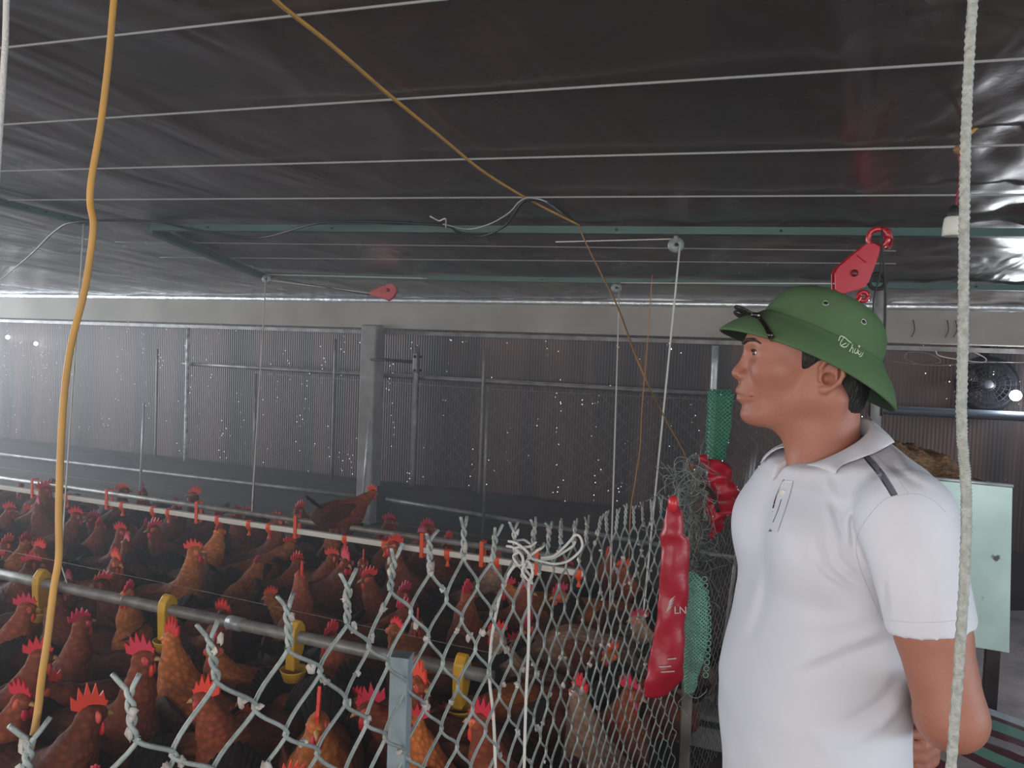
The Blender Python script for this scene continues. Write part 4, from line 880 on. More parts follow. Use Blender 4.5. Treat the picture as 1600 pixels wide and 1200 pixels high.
# pose: neck root, head centre, head heading (deg), head pitch, crouch
POSES = {'alert': ((.085, 0, .29), (.135, 0, .435), 0, 0), 'tall': ((.08, 0, .29), (.11, 0, .475), 15, 8), 'forward': ((.10, 0, .28), (.205, 0, .37), 0, -8),
         'low': ((.11, 0, .25), (.24, .02, .25), 10, -40), 'turned_left': ((.08, 0, .29), (.12, .035, .425), 65, 0), 'turned_right': ((.08, 0, .29), (.12, -.035, .425), -70, 0)}
def hen_proto(pose, fm=M_f, big=1.0, name='chicken', combk=1.0):
    nr, hc, hd, hp = POSES[pose]; nr = np.array(nr); hc = np.array(hc)
    H = Matrix.Rotation(math.radians(hd), 3, 'Z') @ Matrix.Rotation(-math.radians(hp), 3, 'Y')
    Hn = np.array(H)
    Rb = np.array(Matrix.Rotation(math.radians(-14), 3, 'Y'))
    def fn(X, Y, Z):
        d = ell(X, Y, Z, (-.02, 0, .235), (.150, .088, .088), Rb)
        d = smin(d, ell(X, Y, Z, (.07, 0, .235), (.085, .078, .092)), .05)
        d = smin(d, ell(X, Y, Z, (-.12, 0, .25), (.09, .055, .055), Rb), .06)
        mid = (nr+hc)/2+np.array([.006, 0, .0])
        d = smin(d, cone(X, Y, Z, nr-np.array([.02, 0, .02]), mid, .064, .041), .05)
        d = smin(d, cone(X, Y, Z, mid, hc-np.array([.0, 0, .006]), .041, .024), .02)
        d = smin(d, ell(X, Y, Z, hc+Hn @ np.array([.006, 0, .002]), (.031, .021, .023), Hn), .012)
        for s in (1, -1):
            d = smin(d, cone(X, Y, Z, (.01, s*.045, .20), (.015, s*.048, .115), .05, .022), .03)
        w = .0022*np.sin(X*95+3*np.sin(Z*60))*np.sin(Z*120+Y*70)
        return d+w
    V, Fq = surface_nets(fn, (-.24, -.12, .07), (.30, .12, .53), .0095)
    me = bpy.data.meshes.new(name); me.from_pydata([tuple(v) for v in V], [], [tuple(int(i) for i in q) for q in Fq]); me.shade_smooth(); me.materials.append(fm)
    root = bpy.data.objects.new(name, me); C.objects.link(root)
    hcv = Vector(hc); hh = lambda x, y, z: hcv+H @ Vector((x, y, z))
    def add(nm, g, m, parent=root, smooth=True):
        mm = bpy.data.meshes.new(nm); mm.from_pydata(g.v, [], g.f); 
        if smooth: mm.shade_smooth()
        mm.materials.append(m); o = bpy.data.objects.new(nm, mm); C.objects.link(o); o.parent = parent; return o
    # wings
    for s in (1, -1):
        g = G(); n = 10; vs = []
        Rw = Matrix.Rotation(math.radians(-16), 3, 'Y')
        for i in range(n+1):
            th = PI*i/n
            for k in range(16):
                q = 2*PI*k/16; x = -math.cos(th); rad = math.sin(th)**.7
                zz = math.sin(q)*rad*(1-.25*x*0)*.056*(1.0 if x > 0 else 1-.45*abs(x)); yy = math.cos(q)*rad*.016+s*.004*math.sin(zz*150)
                vs.append(Vector((-.035, s*.083, .255))+Rw @ Vector((x*.125, yy-s*.018*(x*x), zz)))
        g.add(vs, [(i*16+k, i*16+(k+1) % 16, (i+1)*16+(k+1) % 16, (i+1)*16+k) for i in range(n) for k in range(16)])
        add('wing', g, M_fw)
    # tail: overlapping feathers
    g = G()
    for k in range(9):
        a = (k-4)*.17; u = Vector((-math.cos(a*.5)*math.cos(.75+abs(a)*.1), math.sin(a)*.45, math.sin(.75-abs(a)*.35))).normalized()
        b0 = Vector((-.13, a*.03, .275)); L_ = .13+.02*math.cos(a*3)
        g.tube([b0, b0+u*L_*.5+Vector((0, 0, .006)), b0+u*L_*.9, b0+u*L_], [.018, .020, .014, .004], 6, flat=.35)
    add('tail', g, M_fd)
    # comb with five points
    pts = []; sp = [(.030, .006), (.036, .018), (.030, .020), (.026, .034), (.018, .026), (.011, .047), (.003, .030), (-.006, .051), (-.012, .031), (-.022, .046), (-.025, .027), (-.037, .035), (-.036, .016), (-.020, .010), (0, .012)]
    k_ = combk; g = G(); hx_ = H @ Vector((1, 0, 0)); hz_ = H @ Vector((0, 0, 1))
    g.prism([(a, .012+(b_-.012)*k_ if b_ > .012 else b_) for a, b_ in sp], hh(0, 0, .004), hx_, hz_, .0065); 
    add('comb', g, M_comb, smooth=False)
    for s in (1, -1):
        g = G(); g.lathe([(.001, .006), (.007, .0), (.010, -.014), (.008, -.026), (.001, -.031)], hh(.022, s*.008, -.016), Matrix.Identity(3), 10, 1, .5); add('wattle', g, M_comb)
        g = G(); g.blob(hh(.010, s*.0165, .0), .0135, (1.15, .5, 1.0), 6, .1, 60); fc_ = add('face_patch', g, M_face)
        g = G(); g.blob(hh(.013, s*.0225, .004), .0042, (1, .7, 1), 5, 0); add('eye', g, M_eye, fc_)
        # legs
        g = G(); x0_ = .015; g.tube([(x0_, s*.048, .13), (x0_-.018, s*.048, .105), (x0_-.005, s*.048, .02), (x0_, s*.048, .008)], [.012, .0075, .0058, .006], 7)
        for a in (-.5, 0, .5, PI): g.tube([(x0_, s*.048, .009), (x0_+math.cos(a)*.025, s*.048+math.sin(a)*.025, .009), (x0_+math.cos(a)*(.045 if a != PI else .03), s*.048+math.sin(a)*.045, .004)], [.006, .005, .002], 5)
        add('leg', g, M_leg)
    g = G(); g.tube([hh(.026, 0, -.002), hh(.040, 0, -.004), hh(.052, 0, -.012)], [.0085, .0062, .0012], 8); add('beak', g, M_beak)
    return root
protos = {}
def proto(pose, fm=M_f, combk=1.0):
    k = (pose, fm.name, combk)
    if k not in protos: protos[k] = hen_proto(pose, fm, combk=combk)
    return protos[k]
used_p = set()
def place(pose, fm, x, y, z, yaw, scale, label, group, combk=1.0):
    p = proto(pose, fm, combk)
    if id(p) not in used_p: used_p.add(id(p)); r = p
    else:
        r = p.copy(); C.objects.link(r)
        for ch in list(p.children):
            c = ch.copy(); C.objects.link(c); c.parent = r
            for gc in ch.children:
                d = gc.copy(); C.objects.link(d); d.parent = c
    r.location = (x, y, z); r.rotation_euler = (0, 0, yaw); r.scale = (scale,)*3
    setp(r, label, 'chicken', group); return r
def heading(v): return math.atan2(v.y, v.x)
# yaw helpers in picture terms: 0 = facing right in the view, 90 = away
def vy(deg): return YAW+math.radians(deg)
placed = []
def hero(pose, px, py, headpx_d, deg, scale, label, fm=M_f, z=0, combk=1.0, group=None):
    """the head centre is at (px,py) at depth d"""
    nr, hc, hd, hp = POSES[pose]; Hh = P(px, py, headpx_d); a = vy(deg)
    off = Vector((hc[0]*math.cos(a)-hc[1]*math.sin(a), hc[0]*math.sin(a)+hc[1]*math.cos(a), 0))*scale
    x, y = Hh.x-off.x, Hh.y-off.y; placed.append((x, y)); return place(pose, fm, x, y, z, a, scale, label, group, combk)
def dz(px, py, zh): return proj(onz(px, py, zh))[2]
# perched bird on the white pipe
per = hero('forward', 567, 783, 4.0, 30, 1.12, 'chicken perched on top of the white water pipe in front of the column', M_fo if False else M_f, combk=1.15)
placed.pop()
HEROES = [
 ('turned_right', 540, 880, .455, 20, 1.12, 'rooster with a big jagged red comb, right below the perched chicken', M_f, 1.7),
 ('tall', 303, 862, .50, -10, 1.12, 'tall chicken with pale gold neck and head raised, above the second yellow cup', M_fo, 1.1),
 ('turned_left', 342, 832, .47, 20, 1.1, 'gold necked chicken just under the white pipe left of the middle', M_fo, 1.0),
 ('forward', 452, 852, .42, 30, 1.1, 'ginger headed chicken, right one of two just below the white pipe', M_fo, .9),
 ('forward', 402, 885, .42, 25, 1.1, 'ginger headed chicken, left one of two just below the white pipe', M_fo, .9),
 ('turned_right', 620, 985, .41, 200, 1.15, 'bright ginger chicken right behind the top of the grey blue fence post', M_fo, .8),
 ('tall', 222, 1030, .50, -10, 1.15, 'chicken with large comb standing upright in front of the second yellow cup', M_f, 1.5),
 ('alert', 268, 1000, .46, 100, 1.15, 'ginger necked chicken with big red comb, right at the second yellow cup', M_fo, 1.5),
 ('turned_left', 140, 1118, .46, -25, 1.2, 'brown chicken with wide red comb in the bottom left corner', M_f, 1.5),
 ('alert', 60, 1028, .46, 25, 1.15, 'brown chicken with pink comb at the left edge beside the yellow cable', M_f, 1.2),
 ('tall', 126, 975, .49, 70, 1.05, 'chicken with raised head and pink comb between first and second yellow cups', M_f, 1.1),
 ('alert', 497, 1130, .45, -80, 1.2, 'ginger chicken with spread red comb, at the bottom of the fence', M_fo, 1.6),
 ('turned_right', 322, 1095, .45, -60, 1.15, 'dark chicken with pink comb bent sideways behind the looped fence wire', M_f, 1.4),
 ('forward', 580, 1108, .43, 190, 1.2, 'chestnut chicken with low head, left of the grey blue post at the bottom', M_f, 1.3),
 ('alert', 655, 1070, .45, 10, 1.15, 'chicken with magenta comb just right of the grey blue post', M_f, 1.5),
 ('low', 700, 1125, .36, 170, 1.2, 'ginger backed chicken bending down below the fourth yellow cup', M_fo, 1.0),
 ('alert', 752, 1130, .45, 150, 1.15, 'red combed chicken behind the two hanging rope tails', M_f, 1.3),
 ('low', 805, 1010, .34, 160, 1.3, 'pale grey brown chicken bending down behind the white rope tails', M_fg, .8),
 ('turned_right', 730, 930, .43, 120, 1.1, 'dark red faced chicken between the fence tips and the knotted rope', M_f, 1.3),
 ('forward', 875, 930, .43, 200, 1.1, 'ginger faced chicken right below the right end of the white pipe', M_fo, 1.1),
 ('alert', 905, 1085, .45, 40, 1.1, 'chicken with pink face behind the dense part of the fence, low right', M_fg, 1.2),
 ('tall', 192, 768, .49, 10, 1.1, 'chicken stretching its neck above the white pipe left of the white rod', M_f, 1.1),
 ('tall', 303, 775, .49, 170, 1.1, 'chicken with pointed comb beyond the pipe, under the flaking white post', M_f, 1.3),
 ('turned_left', 468, 798, .47, 170, 1.1, 'chicken with crimson comb beyond the pipe, left of the perched one', M_f, 1.2),
 ('alert', 608, 816, .46, 20, 1.1, 'red faced chicken beyond the pipe at the foot of the column', M_f, 1.0),
 ('alert', 668, 826, .46, 20, 1.1, 'red faced chicken beyond the pipe, right of the column foot', M_f, 1.1),
 ('turned_left', 40, 850, .45, 20, 1.1, 'pinkish headed chicken at the left edge between the two water pipes', M_fo, 1.0),
 ('turned_right', 108, 912, .45, 30, 1.05, 'pink combed chicken just above the grey pipe beside the forked string', M_f, 1.1),
 ('turned_left', 160, 912, .45, 150, 1.05, 'crimson combed chicken just above the grey pipe left of the second cup', M_f, 1.1),
]
HR = []
for pose, px, py, zh, deg, s, lab, fm, ck in HEROES:
    hz = POSES[pose][1][2]*s; Hh = P(px, py, dz(px, py, hz)); hc_l = POSES[pose][1]; best = None
    for dd_ in (0, 15, -15, 30, -30, 45, -45, 60, -60, 80, -80, 110, -110):
        a_ = vy(deg+dd_); cx, cy = Hh.x-(hc_l[0]*math.cos(a_)-hc_l[1]*math.sin(a_))*s, Hh.y-(hc_l[0]*math.sin(a_)+hc_l[1]*math.cos(a_))*s; pen = abs(dd_)*.0008
        for o_ in HR:
            v_ = Vector((math.cos(o_.rotation_euler.z), math.sin(o_.rotation_euler.z)))
            for t1 in (-.16, -.06, .05, .14):
                for t2 in (-.16, -.06, .05, .14):
                    q_ = (Vector((cx, cy))+Vector((math.cos(a_), math.sin(a_)))*t1*s-Vector((o_.location.x, o_.location.y))-v_*t2*s).length; pen += max(0, .18-q_)
        if best is None or pen < best[0]: best = (pen, deg+dd_)
    deg = best[1]
    HR.append(hero(pose, px, py, dz(px, py, hz), deg, s, lab, fm, 0, ck))
# the perched bird crouches on the pipe
a = vy(28); px_, py_ = xat(533, ya+.012, ZA+.07), ya+.012
per.location = (px_, py_, ZA-.065); per.rotation_euler = (0, 0, a); per.scale = (.78,)*3
for ch in per.children:
    if ch.name.startswith('leg'): ch.scale = (.8, .8, .18); ch.location = (.0, 0, .128)
# pen area, left of the fence
def infence(x, y, m=.16):
    # right of the fence line? walk the polyline
    best = 1e9; side = 1
    for i in range(len(FENCE)-1):
        a, b = FENCE[i], FENCE[i+1]; d = b-a; t = max(0, min(1, (Vector((x, y))-a).dot(d)/d.length_squared)); q = a+d*t; dd = (Vector((x, y))-q).length
        if dd < best: best = dd; side = d.x*(y-q.y)-d.y*(x-q.x)
    return side > 0 and best > m
R_ = random.Random(21); cand = 0; cnt = {}
yfar = ya+.5
poses_w = ['alert']*4+['tall']*2+['forward']*4+['low']*2+['turned_left']*3+['turned_right']*3
fills = []
xr_ = P(1085, 800, 2.5).x
while cand < 60000 and len(fills) < 255:
    cand += 1; x = R_.uniform(-7.5, 2.4); y = R_.uniform(.9, yfar)
    pu, pv, pd = proj((x, y, .42))
    if pd < 1.5 or pu < -90 or pu > 1165 or pv > 1290: continue
    if y < 2.9 and not infence(x, y): continue
    if (x > xr_-.12 and y < 3.6) or pu > 1082: continue
    if any((x-a)**2+(y-b_)**2 < .236**2 for a, b_ in placed): continue
    placed.append((x, y)); fills.append((x, y, pu, pv, pd))
xc = xat(585, YW-.1, .2)
fills = [f for f in fills if not (abs(f[0]-xc) < .22 and f[1] > YW-.35)]
JOBS = []; ORI = [(r.location.x, r.location.y, r.rotation_euler.z, 1.1) for r in HR]
rowname = lambda x, y: ('far row between the white pipe and the curtain' if y > ya+.12 else 'belt between the white pipe and the grey pipe' if y > yb+.1 else 'front rows this side of the grey pipe')
def post_word(pu):
    return ('at the left edge' if pu < 90 else 'left of the flaking post' if pu < 270 else 'between flaking post and column' if pu < 540 else 'in line with the column' if pu < 640
            else 'behind the open fence mesh' if pu < 830 else 'behind the densest fence mesh')
posew = {'alert': 'head up', 'tall': 'neck stretched', 'forward': 'leaning forward', 'low': 'head lowered', 'turned_left': 'head turned', 'turned_right': 'looking aside'}
for (x, y, pu, pv, pd) in fills:
    po = R_.choice(poses_w); fm = M_f if R_.random() < .80 else (M_fo if R_.random() < .65 else M_fg); s = R_.uniform(.98, 1.14)
    if fm is M_fg: po = R_.choice(['alert', 'low'])
    if fm is M_fo: po = R_.choice(['alert', 'forward', 'tall', 'turned_left'])
    cw = {'chestnut_feathers': 'chestnut', 'ginger_feathers': 'ginger', 'grey_brown_feathers': 'grey brown'}[fm.name]
    r_ = rowname(x, y).replace('far row between the white pipe and the curtain', 'beyond the white pipe').replace('belt between the white pipe and the grey pipe', 'between the pipes').replace('front rows this side of the grey pipe', 'before the grey pipe')
    lab = f'{cw} chicken, {posew[po]}, {r_}, {post_word(pu)}'
    best = None
    for _ in range(14):
        yw_ = R_.uniform(0, 2*PI); u_ = Vector((math.cos(yw_), math.sin(yw_))); pen = 0
        for (ox, oy, oa, osc) in ORI:
            if abs(ox-x) < .6 and abs(oy-y) < .6:
                v_ = Vector((math.cos(oa), math.sin(oa)))
                for t1 in (-.14, -.05, .05, .13):
                    for t2 in (-.14, -.05, .05, .13):
                        dd = (Vector((x, y))+u_*t1*s-Vector((ox, oy))-v_*t2*osc).length; pen += max(0, .165-dd)
        if best is None or pen < best[0]: best = (pen, yw_)
    ORI.append((x, y, best[1], s)); JOBS.append((po, fm, x, y, best[1], s, lab, pu, 1.0 if fm is not M_f else 1.2))
ORD = ['leftmost', 'second from left', 'third from left', 'fourth from left', 'fifth from left', 'sixth from left', 'seventh from left', 'eighth from left', 'ninth from left', 'tenth from left', 'eleventh from left', 'twelfth from left']
from collections import Counter
tot = Counter(j[6] for j in JOBS); seen = Counter()
for j in sorted(JOBS, key=lambda j: j[7]):
    k = seen[j[6]]; seen[j[6]] += 1; n_ = tot[j[6]]
    lab = j[6] if n_ == 1 else j[6]+', '+('rightmost' if k == n_-1 else ORD[min(k, 11)])
    place(j[0], j[1], j[2], j[3], 0, j[4], j[5], lab, 'chickens crowding '+rowname(j[2], j[3]), j[8])
for p in list(protos.values()):
    if id(p) not in used_p:
        for ch in list(p.children):
            for gc in list(ch.children): bpy.data.objects.remove(gc)
            bpy.data.objects.remove(ch)
        bpy.data.objects.remove(p)

if 0:
    pass
for i in range(len(HR)):
    for j in range(i):
        q = (HR[i].location-HR[j].location).length
        if q < .24: print('NEAR', round(q, 2), HR[i]['label'][:50], '|', HR[j]['label'][:50])

# ------------------------------------------------------------------ the man
from mathutils.bvhtree import BVHTree
M_skin = mat('tan_skin', hx('#a06a57'), .5, col2=hx('#935e4e'), nscale=9, bump=.12, bscale=160, sss=.12, spec=.35)
M_hair = mat('black_hair', hx('#14110f'), .55, bump=.6, bscale=300, stretch=(1, 1, .2))
M_shirt = mat('white_polo_knit', hx('#cfcfd5'), .85, col2=hx('#c6c8d0'), nscale=5, bump=.08, bscale=350, spec=.2)
M_lip = mat('lip_skin', hx('#7f463e'), .45, sss=.1)
M_brow = mat('eyebrow_hair', hx('#30211c'), .8)
MAN = thing('person', 'man standing in profile facing left, white polo shirt, green pith helmet, hands behind back', 'person', (.02, 1.34, 0))
# head frame: f forward, l towards the camera, u up (thousandths), yawed a little to show the face
HS = .001045; psi = math.radians(8)
HO = Vector((.009, 1.34, 1.476))
Rh = Matrix((Vector((-math.cos(psi), -math.sin(psi), 0)), Vector((math.sin(psi), -math.cos(psi), 0)), Vector((0, 0, 1)))).transposed() @ Matrix.Rotation(math.radians(2.4), 3, 'Y')
def HW(f, l, u): return HO + Rh @ Vector((f, l, u))*HS
def head(X, Y, Z):
    E = lambda c, r, R=None: ell(X, Y, Z, c, r, R)
    K = lambda a, b, r1, r2: cone(X, Y, Z, a, b, r1, r2)
    Ya = np.abs(Y)
    d = E((22, 0, 48), (91, 73, 74))
    d = smin(d, E((60, 0, 52), (58, 60, 44)), 20)
    d = smin(d, E((66, 0, 2), (50, 58, 58)), 22)
    d = smin(d, cone(X, Ya, Z, (18, 46, -22), (88, 22, -56), 20, 15), 26)
    d = smin(d, cone(X, Ya, Z, (10, 52, 10), (18, 48, -24), 20, 19), 20)
    d = smin(d, E((105, 0, -56), (21, 22, 17)), 18)
    d = smin(d, E((80, 0, -52), (34, 34, 20)), 18)
    d = smin(d, cone(X, Ya, Z, (70, 50, 14), (92, 36, 12), 16, 15), 20)
    d = smin(d, E((104, 0, -17), (26.5, 30, 30)), 12)
    d = smin(d, cone(X, Ya, Z, (105, 10, 54), (90, 44, 54), 11, 8), 12)
    # sockets
    d = smax(d, -ell(X, Ya, Z, (121, 31, 39), (16, 17, 9)), 12)
    # eyelids over the ball
    eye = ell(X, Ya, Z, (94, 31, 40), (14, 15, 12.5)); eye = smax(eye, -ell(X, Ya, Z, (110, 31, 41), (9, 12, 2.6)), 1.2); d = smin(d, eye, 4)
    d = smin(d, cone(X, Ya, Z, (100, 22, 50), (96, 44, 48), 5, 4), 5)
    # nose
    d = smin(d, K((108, 0, 44), (125, 0, 17), 8, 8.5), 10)
    d = smin(d, E((130, 0, 9), (10, 10.5, 9)), 7)
    d = smin(d, ell(X, Ya, Z, (119, 13, 4), (11.5, 7.5, 8)), 5)
    d = smin(d, K((118, 0, 2), (128, 0, 3), 7, 5), 5)
    d = smax(d, -ell(X, Ya, Z, (125, 7.5, -5), (5, 3, 4)), 2)
    # lips
    d = smin(d, cone(X, Ya, Z, (128.5, 0, -19.5), (110, 26, -26), 5.6, 3.2), 5)
    d = smin(d, cone(X, Ya, Z, (126.5, 0, -32), (109, 25, -29), 6.2, 3.0), 5)
    d = smax(d, -cone(X, Ya, Z, (135, 0, -25.5), (109, 30, -28), 1.5, 1.3), 1.2)
    # neck
    nk = K((5, 0, -30), (3, 0, -165), 53, 56); nk = smin(nk, E((38, 0, -70), (34, 40, 26)), 26); nk = smin(nk, cone(X, Ya, Z, (-8, 52, -30), (40, 18, -150), 14, 11), 18)
    d = smin(d, nk, 24)
    # ear (left and right)
    L_ = (Ya-76)/.92+76; X0_, Z0_ = X, Z; X = (X-6)/.88+6; Z = (Z-2)/.88+2
    rim = None
    P_ = [(19, 75, 8), (20, 79, 20), (12, 84, 31), (-2, 88, 32), (-12, 90, 22), (-13, 90, 8), (-7, 87, -4), (3, 82, -13), (12, 77, -17)]
    for i in range(len(P_)-1):
        q = cone(X, L_, Z, P_[i], P_[i+1], 3.6, 3.6); rim = q if rim is None else smin(rim, q, 3)
    rim = smin(rim, ell(X, L_, Z, (13, 76, -16), (9, 4.5, 8)), 5)
    rim = smin(rim, ell(X, L_, Z, (3, 77, 8), (17, 4, 21)), 4)
    rim = smin(rim, cone(X, L_, Z, (-4, 82, 18), (-2, 80, -2), 3, 3), 4)
    rim = smax(rim, -ell(X, L_, Z, (7, 84, 2), (9, 12, 11)), 2)
    rim = smax(rim, -ell(X, L_, Z, (6, 85, 17), (7, 4, 7)), 3)
    rim = smin(rim, ell(X, L_, Z, (19, 76, 1), (4, 4, 6)), 4)
    X, Z = X0_, Z0_; rim = rim*.88
    d = smin(d, rim, 5)
    d = smax(d, -ell(X, Ya, Z, (10, 78, 2), (6.5, 12, 8)), 2)
    return d
V, Fq = surface_nets(head, (-80, -96, -165), (150, 96, 130), 2.0)
headV = V; nheadF = len(Fq); V = [HW(*v) for v in V]; FACES = [tuple(int(i) for i in q) for q in Fq]
bodyG = G().add(V, FACES)
# torso frame
PH = math.radians(28); TC = Vector((.02, 1.34, 0)); tf = Vector((-math.cos(PH), -math.sin(PH), 0)); tl = Vector((math.sin(PH), -math.cos(PH), 0))
SEC = np.array([[.70, .176, .118, .125], [.80, .178, .126, .122], [.90, .176, .139, .118], [.97, .173, .144, .116], [1.05, .169, .128, .115], [1.15, .169, .108, .115], [1.25, .165, .103, .112],
                [1.31, .145, .092, .100], [1.35, .105, .076, .080], [1.39, .066, .064, .066], [1.43, .062, .060, .062]])
def torso(X, Y, Z, grow=0.0):
    f = (X-TC.x)*tf.x+(Y-TC.y)*tf.y; l = (X-TC.x)*tl.x+(Y-TC.y)*tl.y
    A = np.interp(Z, SEC[:, 0], SEC[:, 1])+grow; Bf = np.interp(Z, SEC[:, 0], SEC[:, 2])+grow; Bb = np.interp(Z, SEC[:, 0], SEC[:, 3])+grow
    B = np.where(f > 0, Bf, Bb); e = 2.35
    rr = ((np.abs(l)/A)**e+(np.abs(f)/B)**e)**(1/e)
    return (rr-1)*np.minimum(A, B)*.9, f, l
def TW(f, l, z): return np.array([TC.x+tf.x*f+tl.x*l, TC.y+tf.y*f+tl.y*l, z])
SH_L, SH_R = np.array([.118, 1.172, 1.298]), TW(-.035, -.175, 1.265)
EL_L, EL_R = np.array([.180, 1.118, 1.052]), np.array([.05, 1.60, 1.03])
HM_L = SH_L+(EL_L-SH_L)*.60; HM_R = SH_R+(EL_R-SH_R)*.60
WR_L, WR_R = np.array([.205, 1.325, .975]), np.array([.20, 1.455, .905])
def body(X, Y, Z):
    t, f, l = torso(X, Y, Z, -.012); t = np.maximum(t, .80-Z); t = smax(t, Z-1.338, .02)
    d = t
    for S_, E_, W_ in ((SH_L, EL_L, WR_L), (SH_R, EL_R, WR_R)):
        d = smin(d, cone(X, Y, Z, S_, HM_L if S_ is SH_L else HM_R, .050, .0455), .02)
        d = smin(d, cone(X, Y, Z, HM_L if S_ is SH_L else HM_R, E_, .0455, .041), .01)
        fm = E_+(W_-E_)*.3
        d = smin(d, cone(X, Y, Z, E_, fm, .041, .044), .012); d = smin(d, cone(X, Y, Z, fm, W_, .044, .027), .012)
    # hands: palm, four bent fingers of unequal length and a thumb each
    for W_, D_, side, dn in ((WR_L, np.array([.0, .98, -.15]), np.array([1., 0, 0]), np.array([0, -.15, -.98])), (WR_R, np.array([-.02, -.99, -.05]), np.array([1., 0, 0]), np.array([0, .05, -1.]))):
        pc = W_+D_*.05
        for s in (-.024, -.008, .008, .024): d = smin(d, cone(X, Y, Z, W_+dn*s*.4, pc+D_*.03+dn*s, .017, .011), .010)
        for s, L_ in ((-.027, .068), (-.009, .078), (.009, .074), (.027, .058)):
            k0 = pc+D_*.034+dn*s; k1 = k0+(D_*.85-side*.5)*L_*.45; k2 = k1+(D_*.35-side*.93)*L_*.32; k3 = k2+(-D_*.35-side*.9)*L_*.25
            d = smin(d, cone(X, Y, Z, k0, k1, .0098, .0088), .004); d = smin(d, cone(X, Y, Z, k1, k2, .0088, .008), .003); d = smin(d, cone(X, Y, Z, k2, k3, .008, .007), .003)
        b0 = W_+D_*.02-dn*.022; b1 = b0+(D_*.6-dn*.75)*.038; b2 = b1+(D_*.9-side*.3)*.03
        d = smin(d, cone(X, Y, Z, b0, b1, .014, .011), .008); d = smin(d, cone(X, Y, Z, b1, b2, .0105, .0085), .004)
    return d
V, Fq = surface_nets(body, (-.20, 1.06, .78), (.27, 1.66, 1.42), .0055)
bodyG.add(V, [tuple(int(i) for i in q) for q in Fq])
body_o = bodyG.build('body', M_skin, MAN); body_o.data.materials.append(M_lip)
HV = np.array(headV); LU = cone(HV[:, 0], np.abs(HV[:, 1]), HV[:, 2], (128.5, 0, -20), (110, 25, -26), 5.6, 2.6); LL = cone(HV[:, 0], np.abs(HV[:, 1]), HV[:, 2], (126.5, 0, -32), (109, 24, -29), 6.0, 2.6)
lip = np.minimum(LU, LL) < .9
for p_ in body_o.data.polygons:
    if p_.index < nheadF and all(lip[i] for i in p_.vertices): p_.material_index = 1
# face details as parts
for s in (1, -1):
    e = G().blob(HW(96, s*31, 40), 12.2*HS, (1, 1, 1), 12, 0); ey = e.build('eyeball', mat('eye_white', hx('#b9aca3'), .2), MAN)
    g = G().blob(HW(105.5, s*31, 40.6), 5.0*HS, (.8, 1, 1), 8, 0); g.build('iris', mat('dark_iris', hx('#1c110d'), .1), ey)
    g = G(); n = 12
    g.tube(smoothpath([HW(122, s*12, 55), HW(119, s*26, 60), HW(110, s*40, 60), HW(99, s*51, 54)], 4), [2.2*HS]*2+[3.4*HS]*7+[1.6*HS]*4, 6, flat=.9); g.build('eyebrow', M_brow, MAN)
    G().tube(smoothpath([HW(109.5, s*18, 41.5), HW(111, s*25, 45), HW(108.5, s*36, 45), HW(102, s*43, 41.5)], 4), 1.1*HS, 5).build('upper_lashes', M_brow, MAN)
    G().tube(smoothpath([HW(109, s*19, 40), HW(109.5, s*27, 37.2), HW(106.5, s*36, 37.5), HW(101.5, s*43, 40.5)], 4), .6*HS, 5).build('lower_lashes', M_brow, MAN)
hd_bvh = BVHTree.FromPolygons([Vector(v) for v in bodyG.v[:]], bodyG.f)
def cast(px, py, bvh=None, off=.0):
    r = (RM @ Vector(((px-800)/F, -(py-600)/F, -1.0))).normalized(); h = (bvh or hd_bvh).ray_cast(CAM, r)
    return None if h[0] is None else h[0]+h[1]*off
# lips: thin coloured skin patch laid on the mouth
def hair(X, Y, Z):
    d = ell(X, Y, Z, (19, 0, 47), (93.5, 75.5, 75))
    d = smin(d, ell(X, Y, Z, (-22, 0, -5), (40, 60, 62)), 20)
    d = d+ .9*np.sin(Y*.9+X*.2)*np.sin(Z*.35)
    back = np.maximum(X+10-0.12*(Z), -(Z+66)); side = np.maximum(np.maximum(X-42, -(Z-26)), -1e3)
    sb = np.maximum(np.maximum(X-44, 20-X), -(Z-14)); top = 60-Z
    reg = np.minimum(np.minimum(back, side), np.minimum(sb, top))
    return smax(d, reg, 3)
V, Fq = surface_nets(hair, (-80, -82, -66), (118, 82, 126), 2.5)
G().add([HW(*v) for v in V], [tuple(int(i) for i in q) for q in Fq]).build('hair', M_hair, MAN)

